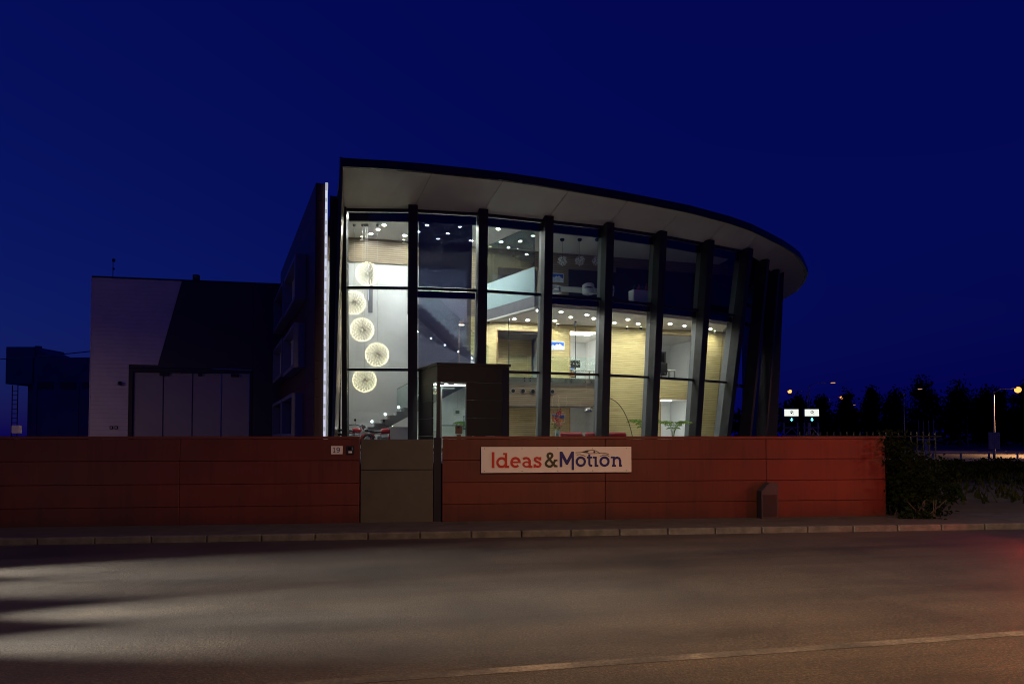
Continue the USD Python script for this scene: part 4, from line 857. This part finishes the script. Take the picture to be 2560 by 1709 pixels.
obj('corner_trim', hblock(-.05, -.003, Z0, 11.36, -.01, .2), 'plank_white', hall)
obj('door_frame', cat([hblock(2.06, 2.28, Z0, 6.06, -.02, .2), hblock(8.85, 9.0, Z0, 6.06, -.02, .2), hblock(2.28, 8.85, 5.82, 6.06, -.02, .2)]), 'black', hall)
for k in range(4):
    a = 2.30 + k * 1.635; lf = obj('door_leaf', hblock(a + .03, a + 1.605, Z0 + .05, 5.80, .10, .05), 'door_grey', hall)
    obj('leaf_edge', cat([hblock(a, a + .028, Z0, 5.81, .08, .1)]), 'black', lf)
for s, w_ in ((4.0, .5), (6.0, .2), (8.0, .45)):
    obj('door_track_box', hblock(s - w_ / 2, s + w_ / 2, 5.62, 5.80, -.03, .09), 'black', hall)
for s in (4.75, 6.9): obj('door_light', hblock(s, s + .18, 5.74, 5.80, .02, .06), 'sodium_dim' if 0 else 'wood_plain', hall)
al2 = thing('wall_lantern', 'small round wall lamp on the white planks left of the folding door', 'wall lamp', HP(1.62, 5.15))
obj('bracket', cyl(HP(1.62, 5.18, -.02), .05, .06, 12, hn3), 'dark_metal', al2); obj('shade', lathe([(0, .12), (.09, .09), (.12, -.1), (.10, -.1), (0, .08)], HP(1.62, 5.12, -.14)), 'dark_metal', al2)
sk = thing('wall_sockets', 'pair of small square boxes low on the white planks', 'socket', HP(1.2, 2.5))
for s in (1.08, 1.34): b = obj('socket_box', hblock(s, s + .18, 2.42, 2.6, -.03, .03), 'dark_metal', sk); obj('socket_lid', hblock(s + .05, s + .13, 2.47, 2.55, -.045, .014), 'sign_white', b)
fl = thing('roof_floodlight', 'dark box floodlight on the roof edge of the hall', 'floodlight', HP(5.7, 11.45))
obj('housing', rbox(HP(5.7, 11.62, .1), (.36, .25, .34), .03), 'black', fl); obj('bracket', box(HP(5.7, 11.48, .1), (.1, .1, .14)), 'black', fl); obj('lens', box(HP(5.7, 11.66, -.03), (.22, .02, .05)), 'wood_plain', fl)
an_ = thing('roof_antenna', 'thin antenna mast on the left corner of the hall roof', 'antenna', HP(1.0, 11.45))
obj('mast', tube([HP(1.0, 11.3, .3), HP(1.0, 12.55, .3)], .02), 'dark_metal', an_); obj('antenna_head', lathe([(0, -.1), (.08, -.08), (.09, .05), (0, .12)], HP(1.03, 12.5, .3)), 'dark_metal', an_); obj('clamp', ball(HP(1.03, 11.98, .3), .07, 1), 'dark_metal', an_)

# ------------------------------------------------------------------ far block on the left
fb = thing('concrete_block', 'old unlit concrete block with a tower head, far left behind the hall', 'building', (-49, 80, 0))
obj('wall', box((-45.5, 81, 5.3), (14.5, 12, 10.75)), 'far_concrete', fb)
tw_ = obj('tower', box((-54.2, 77.5, 9.8), (3.1, 5, 4.1)), 'far_concrete', fb); obj('tower_shaft', box((-53.2, 78, 3.8), (1.2, 4.5, 7.9)), 'far_concrete', tw_); obj('tower_slope', slab([(-52.64, 75.2, 9.6), (-51.0, 75.2, 9.6), (-51.0, 75.2, 11.0), (-52.64, 75.2, 11.7)], (0, 4, 0)), 'far_concrete', tw_)
obj('roof_vent', cyl((-53.6, 77, 12.0), .35, .35, 12), 'far_concrete', tw_)
for k in range(4): obj('window', box((-51.3 + k * 2.45, 74.98, 7.6), (1.7, .1, .75)), 'dark_glass', fb)
for k in range(3): obj('pilaster', box((-52.3 + k * 4.6, 74.93, 3.8), (.18, .12, 7.5)), 'far_concrete', fb)
obj('ladder', cat([tube([(-54.9 + a, 74.9, 0), (-54.9 + a, 74.9, 7.6)], .05, 5) for a in (0, .6)] + [tube([(-54.9, 74.9, z), (-54.3, 74.9, z)], .035, 4) for z in np.arange(.5, 7.5, .5)]), 'dark_metal', fb)
cw = thing('overhead_cable', 'thin sagging cable running from the hall to the far block', 'cable', HP(.1, 7.1))
obj('cable', tube([(-62 + 37.4 * t, 70 - 29.5 * t, 10.3 - 3.2 * t - .5 * math.sin(t * math.pi)) for t in np.linspace(0, 1, 24)], .035, 5), 'black', cw)

# ------------------------------------------------------------------ right side: ivy, fence, bushes, guard rail, toll signs, lamps, trees
def clump(name, label, c, r, n, size, m, cat_, seed, group=None, stems=0):
    t = thing(name, label, cat_, (c[0], c[1], 0)); g = np.random.default_rng(seed)
    k = max(5, n // 130); cs = g.normal(size=(k, 3)) * .48; pts = np.vstack([q + g.normal(size=(n // k, 3)) * .27 for q in cs])
    pts = np.clip(pts, -1.15, 1.15) * np.array(r) + np.array(c); pts = pts[pts[:, 2] > .02]
    obj('foliage', leaf_cloud(pts, size, seed), m, t, kind='stuff')
    obj('stem', cat([tube([(c[0] + g.normal() * r[0] * .3, c[1], -.05), (c[0] + g.normal() * r[0] * .4, c[1], c[2] + r[2] * .4)], .02, 5, .008) for _ in range(6)]), 'bark', t)
clump('ivy', 'bushy ivy growing over the right end of the orange wall', (9.35, 16.5, .95), (.5, .5, 1.02), 2400, .065, 'ivy_leaf', 'ivy', 21)
clump('ivy', 'trailing ivy at the foot of the wall end', (9.7, 16.0, .35), (.7, .4, .42), 900, .06, 'ivy_leaf', 'ivy', 22)
clump('hedge', 'dark hedge behind the ivy, below the bar fence', (12.0, 21.5, .75), (1.6, .7, .9), 2600, .09, 'bush_leaf', 'hedge', 23)
for k, (x, y, z, rx, lab) in enumerate([(18.5, 30, .4, 1.5, 'low bush on the verge, nearest the hedge'), (22.5, 33, .42, 1.8, 'bush on the verge in front of the guard rail'), (26.0, 36, .42, 1.7, 'wide bush before the right part of the guard rail'), (21.8, 28, .36, 1.3, 'low tuft of shrub near the frame edge')]):
    clump('bush', lab, (x, y, z), (rx, .9, .42), 1300, .10, 'bush_leaf', 'bush', 30 + k)
gp = rng.uniform(size=(9000, 2)); gx = 9.5 + gp[:, 0] * 40; gy = 18.5 + gp[:, 1] * 32 + .12 * gx
gm = gx / gy < 1.1
gb = []
gx, gy = gx[gm], gy[gm]; n = len(gx); hgt = rng.uniform(.1, .42, n); a = rng.uniform(0, 6.28, n); w_ = .05
v = np.stack([np.stack([gx - np.cos(a) * w_, gy - np.sin(a) * w_, np.zeros(n)], 1), np.stack([gx + np.cos(a) * w_, gy + np.sin(a) * w_, np.zeros(n)], 1), np.stack([gx + rng.normal(0, .1, n), gy + rng.normal(0, .1, n), hgt], 1)], 1).reshape(-1, 3)
obj('verge_grass', trimesh.Trimesh(v, np.arange(3 * n).reshape(-1, 3), process=False), 'grass', label='rough grass on the verge beyond the wall end', cat='grass', kind='stuff')
fe = thing('bar_fence', 'tall fence of dark upright bars beyond the end of the wall', 'fence', (12.2, 22.6, 0))
for k in range(22): obj('bar', box((9.4 + k * .26, 22.3 + k * .08, 1.1), (.035, .035, 2.1)), 'dark_metal', fe)
for z in (.3, 2.0): obj('rail', beam((9.3, 22.3, z), (15.1, 24.0, z), .03, .05), 'dark_metal', fe)
gr_ = thing('guard_rail', 'pale steel guard rail along the far road at right', 'guard rail', (33, 52, 0))
for k in range(14):
    x = 21.5 + k * 2.0; y = 56.3 - .16 * (x - 21.5)
    obj('post', box((x, y, .35), (.10, .10, .75)), 'galv', gr_)
    if k < 13:
        for z in (.66, .80): obj('rail_beam', beam((x, y - .09, z), (x + 1.98, y - .09 - .317, z), .05, .10), 'galv', gr_)
lr = thing('road_rail', 'lower dark steel rail with posts in front of the guard rail', 'guard rail', (30, 44, 0))
for k in range(14):
    x = 18.5 + k * 1.6; y = 44.5 - .12 * (x - 18.5)
    obj('post', box((x, y, .25), (.09, .09, .6)), 'steel', lr)
    if k < 13:
        for z in (.52,): obj('rail_beam', beam((x, y - .08, z), (x + 1.58, y - .08 - .19, z), .05, .16), 'galv', lr)
obj('far_road', slab([(14, 62, -.02), (90, 50, -.02), (120, 130, -.02), (30, 150, -.02)], (0, 0, .03)), 'asphalt', kind='structure')
def toll(label, x, y):
    t = thing('toll_sign', label, 'toll sign', (x, y, 0)); w = 1.62
    bx_ = obj('sign_box', box((x, y, 4.58), (w, .3, .82)), 'galv', t)
    f = obj('lit_face', box((x, y - .16, 4.58), (w - .08, .02, .74)), 'sign_lit', bx_)
    ico = unary_union([ring(0, 0, .16, .05).intersection(sbox(-.3, -.02, .3, .3)), Point(-.02, -.05).buffer(.07), stroke([(.12, -.1), (.22, -.16)], .05), stroke([(-.05, .2), (.05, .1), (.16, .02)], .06)])
    obj('pictogram', poly_plate(ico, (x + .02, y - .172, 4.6), (1, 0, 0), (0, 0, 1), -.006) if 0 else poly_plate(ico, (x + .02, y - .178, 4.6), (1, 0, 0), (0, 0, 1), .005), 'black', bx_)
    pn = obj('lane_panel', box((x + .02, y - .02, 3.82), (w * .95, .2, .62)), 'dark_metal', t)
    arrow = unary_union([Polygon([(0, -.2), (.18, .0), (-.18, .0)]), sbox(-.06, 0, .06, .2)])
    obj('lane_arrow', poly_plate(arrow, (x + .02, y - .13, 3.84), (1, 0, 0), (0, 0, 1), .006), 'arrow_lit', pn)
    for s in (-.75, .75): obj('post', box((x + s, y + .05, 1.75), (.12, .12, 3.5)), 'galv', t)
    obj('truss', cat([tube([(x - .75, y, 2.1), (x + .1, y, 2.9)], .06, 6), tube([(x + .1, y, 2.9), (x + .75, y, 2.1)], .06, 6), tube([(x - .9, y, 2.95), (x + .9, y, 2.95)], .07, 6), tube([(x - .9, y, 2.05), (x + .9, y, 2.05)], .07, 6)]), 'galv', t)
    bo = obj('booth', box((x + .2, y + .9, 1.1), (1.1, 1.4, 2.2)), 'brown_box', t)
    obj('booth_window', box((x + .2, y + .18, 1.5), (.8, .02, .7)), 'dark_glass', bo)
toll('white lit sign box over a toll lane, left of two beside the building', 30.65, 75)
toll('white lit sign box over a toll lane, right of two', 32.9, 75)
# street lamps: pole, arm, head, lens and the lamp's own light
def street_lamp(label, hx, hy, hz, px, py, lit=0.0, m='sodium', base=0.0):
    t = thing('street_lamp', label, 'street lamp', (px, py, base))
    pole = tube([(px, py, base), (px, py, hz - .35)], .11, 8, .06)
    obj('pole', pole, 'galv', t); obj('base_plate', box((px, py, base + .05), (.35, .35, .1)), 'galv', t)
    arm = obj('arm', tube([(px, py, hz - .45), (px + (hx - px) * .25, py + (hy - py) * .25, hz - .05), (hx, hy, hz + .07)], .05, 6, .035), 'galv', t)
    big = m == 'sodium'
    hd_ = obj('lamp_head', rbox((hx, hy, hz + .08), (.75, .34, .16), .05, math.atan2(hy - py, hx - px)), 'galv', t)
    obj('lens', ball((hx, hy, hz - .12), .34, 2) if big and not lit else rbox((hx, hy, hz - .03), (.6, .3, .09), .03, math.atan2(hy - py, hx - px)), m, hd_)
    if lit:
        l = UsdLux.DiskLight.Define(stage, t.path + '/light'); l.CreateRadiusAttr(.2); l.CreateIntensityAttr(lit); l.CreateNormalizeAttr(True)
        l.CreateColorAttr(Gf.Vec3f(1.0, .59, .27)); q = (t.inv @ np.array([hx, hy, hz - .25, 1]))[:3]; l.AddTranslateOp().Set(Gf.Vec3d(*map(float, q)))
    return t
street_lamp('bright sodium street lamp just right of the building, above the toll signs', 48.9, 120, 10, 52.3, 120.5, 0)
street_lamp('tall dark street lamp with a thin arm right of the toll signs', 47.9, 101.7, 10, 44.5, 102, 0, 'sodium_dim')
street_lamp('small lit street lamp in front of the left trees', 67.2, 139, 10, 65, 139.5, 0, 'sodium')
street_lamp('short street lamp turned left below the tree tops', 86.6, 172.7, 10, 89, 173, 0, 'sodium_dim')
street_lamp('dim street lamp against the sky above the trees', 69.2, 115.6, 10, 66.7, 116, 0, 'sodium_dim')
street_lamp('bright sodium street lamp right of the trees', 90.6, 139.2, 10, 92.8, 139, 0)
gl = street_lamp('brightest sodium street lamp at the right frame edge', 56.4, 76.0, 7.3, 53.9, 76.3, 0)
l = UsdLux.DiskLight.Define(stage, gl.path + '/light'); l.CreateRadiusAttr(.2); l.CreateIntensityAttr(900); l.CreateNormalizeAttr(True); l.CreateColorAttr(Gf.Vec3f(1.0, .5, .2)); l.AddTranslateOp().Set(Gf.Vec3d(2.5, -.3, 6.7))
# lamps of this road, on the camera's side: they light the wall and the asphalt
street_lamp('street lamp beside the near kerb, right of the camera', 4.5, 4.2, 8.0, 5.2, 1.0, 390)
street_lamp('street lamp beside the near kerb, far right of the camera', 27.0, 8.0, 8.0, 27.6, 4.8, 700)
street_lamp('street lamp beside the near kerb, far left of the camera', -22.0, 2.0, 8.0, -21.4, -1.2, 90)
street_lamp('street lamp left of the hall, lighting its planks', -33.0, 23.0, 9.0, -35.0, 23.0, 240)
tb = thing('signal_gantry', 'pale T-shaped signal post with thin rods beyond the bar fence', 'signal post', (36.4, 60, 0))
obj('post', box((36.45, 60, .8), (.28, .2, 1.9)), 'galv', tb); obj('cross_bar', box((36.4, 60, 1.72), (1.5, .25, .14)), 'galv', tb)
for k in range(4): obj('rod', tube([(35.75 + k * .44, 60, 1.8), (35.75 + k * .44, 60, 3.4)], .025, 5), 'galv', tb)
ip = thing('info_panel', 'grey panel of small tiles on a post near the right frame edge', 'panel', (36.7, 52, 0))
obj('post', box((36.75, 52.1, .6), (.12, .12, 1.3)), 'galv', ip); pl = obj('panel_board', box((36.7, 52, 1.66), (.86, .06, 1.3)), 'steel', ip)
for r_ in range(9):
    for c_ in range(6): obj('tile', box((36.36 + c_ * .138, 51.96, 1.10 + r_ * .14), (.11, .02, .11)), 'galv', pl)
# trees
tp = None
def make_tree(x, y, h, w, label, seed):
    t = thing('roadside_tree', label, 'tree', (x, y, 0)); g = np.random.default_rng(seed)
    obj('trunk', tube([(x, y, -.1), (x + .1, y, h * .5), (x, y, h * .93)], .26, 7, .05), 'bark', t)
    obj('branches', cat([tube([(x, y, z), (x + math.cos(a) * w * .6, y + math.sin(a) * w * .6, z + h * .16)], .07, 5, .02) for z, a in zip(g.uniform(h * .15, h * .7, 16), g.uniform(0, 6.28, 16))]), 'bark', t)
    k = 46; zz = g.uniform(.12, 1.0, k); rr = w * np.sin(np.clip(zz * 1.05, 0, 1) * np.pi) ** .55 * .75 + .15
    a = g.uniform(0, 6.28, k); rad = rr * g.uniform(.2, .95, k)
    cs = np.stack([x + np.cos(a) * rad, y + np.sin(a) * rad, zz * h * .95], 1)
    pts = np.vstack([c + g.normal(size=(66, 3)) * np.array([.42, .42, .5]) * (w / 2.2) for c in cs])
    obj('crown', leaf_cloud(pts, .30, seed), 'tree_leaf', t, kind='stuff')
    return t
spots = [(52.5, 125, 9.2, 2.5), (58, 128, 9.6, 2.6), (64.5, 131, 11.2, 2.3), (68.5, 130, 11.2, 2.2), (73.5, 131, 11.0, 2.6), (79.5, 132, 13.0, 2.9), (86.5, 132, 12.8, 3.6), (93.0, 134, 11.6, 2.4), (97, 136, 11.0, 2.8), (103.5, 138, 12.6, 2.5), (110.0, 140, 12.8, 3.2), (116, 142, 10.2, 2.8)]
ordn = ['first', 'second', 'third', 'fourth', 'fifth', 'sixth', 'seventh', 'eighth', 'ninth', 'tenth', 'eleventh', 'last']
vr = np.random.default_rng(77)
base = [make_tree(*spots[k][:2], spots[k][2] * vr.uniform(.88, 1.02), spots[k][3] * vr.uniform(1.05, 1.5), f'dark roadside tree, {ordn[k]} from the building in the far row', 50 + k) for k in range(12)]
dl = thing('far_treeline', 'low dark line of distant trees on the horizon', 'trees', (0, 260, 0)); dl.prim.SetCustomDataByKey('kind', 'stuff')
px_ = rng.uniform(38, 230, 15000); pz = rng.uniform(0, 1, 15000) ** .8 * (7.2 + 1.6 * np.sin(px_ * .13) + 1.1 * np.sin(px_ * .41 + 1) + .8 * np.sin(px_ * 1.1))
obj('crowns', leaf_cloud(np.stack([px_, 152 + rng.uniform(0, 14, 15000) + .05 * px_, pz], 1), .6, 9), 'tree_leaf', dl, kind='stuff')

# ------------------------------------------------------------------ the traffic of this road, at rest
def car(label, loc, rz, paint, rear_lit, front_lit, power=3600):
    t = thing('passing_car', label, 'car', loc, rz); L, Wd = 4.15, .88       # nose at x = L, tail at x = 0
    xs = np.array([0, .03, .10, .25, .5, .8, 1.2, 1.7, 2.2, 2.6, 2.9, 3.15, 3.4, 3.7, 3.92, 4.06, 4.13, 4.15])
    roof = np.interp(xs, [0, .03, .12, .45, .9, 1.5, 2.1, 2.6, 3.15, 3.7, 4.0, 4.15], [.80, .92, 1.02, 1.34, 1.44, 1.475, 1.45, 1.33, 1.02, .90, .78, .62])
    belt = np.interp(xs, [0, .1, .5, 2.6, 3.15, 3.7, 4.0, 4.15], [.78, .95, .99, .96, .93, .86, .74, .60]); belt = np.minimum(belt, roof - .004)
    sill = np.interp(xs, [0, .15, .4, 3.7, 4.0, 4.15], [.42, .28, .20, .20, .26, .36])
    wid = np.interp(xs, [0, .05, .25, .8, 3.3, 3.85, 4.08, 4.15], [.66, .76, .84, Wd, Wd, .82, .70, .58])
    rows_ = []
    for x, rf, b, s, w in zip(xs, roof, belt, sill, wid):
        cab = min(1, max(0, (rf - b) / .4)); wr = w * (1 - .22 * cab)
        half = [(0, s), (w * .9, s), (w * .985, s + .10), (w, (s + b) / 2), (w * .985, b - .05), (w * .96, b), (wr + (w * .96 - wr) * .5, (b + rf - .03) / 2 + .01), (wr, rf - .06 * cab - .002), (wr * .88, rf - .012), (wr * .45, rf + .008), (0, rf + .012)]
        full = [(y, z) for y, z in half] + [(-y, z) for y, z in half[-2:0:-1]]
        rows_.append([(x, y, z) for y, z in full])
    v = np.array(rows_); n = v.shape[1]; k = len(xs); f = []
    for i in range(k - 1):
        for j in range(n):
            a, b, c, d = i * n + j, i * n + (j + 1) % n, (i + 1) * n + (j + 1) % n, (i + 1) * n + j; f += [[a, d, c], [a, c, b]]
    vv = np.vstack([v.reshape(-1, 3), v[0].mean(0), v[-1].mean(0)]); q0, q1 = k * n, k * n + 1
    for j in range(n): f += [[q0, j, (j + 1) % n], [q1, (k - 1) * n + (j + 1) % n, (k - 1) * n + j]]
    body = trimesh.Trimesh(vv, f, process=False)
    if body.volume < 0: body.invert()
    obj('body', body, paint, t, local=True, smooth=38)
    def skin(x, j):                      # point of the cross-section j at x
        return np.array([np.interp(x, xs, v[:, j, c]) for c in range(3)])
    for sd in (1, -1):
        js = (5, 6, 7) if sd > 0 else (n - 5, n - 6, n - 7)
        for xa, xb in ((.62, 1.45), (1.52, 2.28), (2.34, 2.78)):
            g_ = []
            for a, b in zip(np.linspace(xa, xb, 6)[:-1], np.linspace(xa, xb, 6)[1:]):
                lo = [skin(x, js[0]) + [0, sd * .006, .035] for x in (a, b)]; hi = [skin(x, js[2]) + [0, sd * .006, -.03] for x in (a, b)]
                if hi[0][2] - lo[0][2] > .03 and hi[1][2] - lo[1][2] > .03: g_.append(slab([lo[0], lo[1], hi[1], hi[0]], (0, -sd * .012, 0)))
            if g_: obj('side_window', cat(g_), 'car_glass', t, local=True)
        for x in (.78, 3.30):
            obj('wheel_arch', cyl((x, sd * (Wd - .02), .34), .36, .06, 28, (0, 1, 0)), 'tyre', t, local=True)
            w_ = obj('wheel', cyl((x, sd * (Wd - .085), .315), .315, .2, 32, (0, 1, 0)), 'tyre', t, local=True)
            obj('rim', cat([cyl((x, sd * (Wd + .015), .315), .2, .012, 24, (0, 1, 0))] + [beam((x, sd * (Wd + .024), .315), (x + .19 * math.cos(a), sd * (Wd + .024), .315 + .19 * math.sin(a)), .05, .01, (0, 1, 0)) for a in np.arange(5) * 1.2566]), 'steel', w_, local=True)
        obj('mirror', rbox((2.72, sd * (Wd + .1), 1.0), (.12, .2, .13), .03), paint, t, local=True)
        tl = obj('tail_light', hexa([(-.015, sd * .42, .80), (.10, sd * .80, .80), (.16, sd * .80, .80), (.05, sd * .42, .80), (.05, sd * .42, .95), (.16, sd * .775, .97), (.22, sd * .77, .97), (.11, sd * .42, .95)]), 'red_paint', t, local=True)
        if rear_lit: obj('lit_lamp', hexa([(-.03, sd * .47, .83), (.08, sd * .785, .83), (.1, sd * .785, .83), (.0, sd * .47, .83), (.02, sd * .47, .92), (.125, sd * .765, .93), (.145, sd * .765, .93), (.04, sd * .47, .92)]), 'tail_red', tl, local=True)
        hl = obj('headlight', hexa([(4.155, sd * .40, .60), (4.03, sd * .74, .62), (3.96, sd * .74, .62), (4.08, sd * .40, .60), (4.13, sd * .42, .70), (3.97, sd * .765, .76), (3.9, sd * .765, .76), (4.06, sd * .42, .70)]), 'chrome', t, local=True)
        if front_lit:
            obj('lit_lamp', ball((4.085, sd * .60, .665), .055, 2), 'head_white', hl, local=True)
            l = UsdLux.SphereLight.Define(stage, t.path + f'/beam_{"a" if sd > 0 else "b"}'); l.CreateRadiusAttr(.05); l.CreateIntensityAttr(power); l.CreateNormalizeAttr(True); l.CreateColorAttr(Gf.Vec3f(1, .93, .8))
            sh = UsdLux.ShapingAPI.Apply(l.GetPrim()); sh.CreateShapingConeAngleAttr(11.0); sh.CreateShapingConeSoftnessAttr(1.0)
            l.AddTranslateOp().Set(Gf.Vec3d(4.24, sd * .58, .66)); l.AddRotateYOp().Set(-90 + 3.2)
    wsx = [2.62, 3.08]; rwx = [.20, .48]
    for nm, (xa, xb) in (('windscreen', wsx), ('rear_window', rwx)):
        za, zb_ = np.interp([xa, xb], xs, roof); sg = 1 if nm == 'windscreen' else -1
        up = np.array([-(zb_ - za), 0, xb - xa]); up /= np.linalg.norm(up)
        obj(nm, slab([np.array(p) + up * .012 for p in ((xa, -.56, za), (xb, -.62 if sg > 0 else -.5, zb_), (xb, .62 if sg > 0 else .5, zb_), (xa, .56, za))], up * .006), 'car_glass', t, local=True)
    obj('rear_bumper', rbox((.03, 0, .50), (.16, 1.46, .20), .06), paint, t, local=True); obj('front_grille', rbox((4.13, 0, .42), (.06, .9, .16), .02), 'black', t, local=True)
    obj('rear_plate', rbox((-.02, 0, .72), (.02, .5, .11), .005), 'sign_white', t, local=True); obj('front_plate', rbox((4.17, 0, .44), (.02, .5, .11), .005), 'sign_white', t, local=True)
    return t
ra = R(9.0)
car('white hatchback with lit tail lights, just past the right frame edge', (10.3, 11.9, .004), ra, 'car_white', True, False)
car('grey hatchback with lit headlights on the far lane, left of the frame', (-15.2, 8.3, .004), ra, 'car_grey', False, True)
car('dark hatchback with lit headlights on the near lane, left of the frame', (-12.6, 6.0, .004), ra, 'car_grey', False, True, 4200)
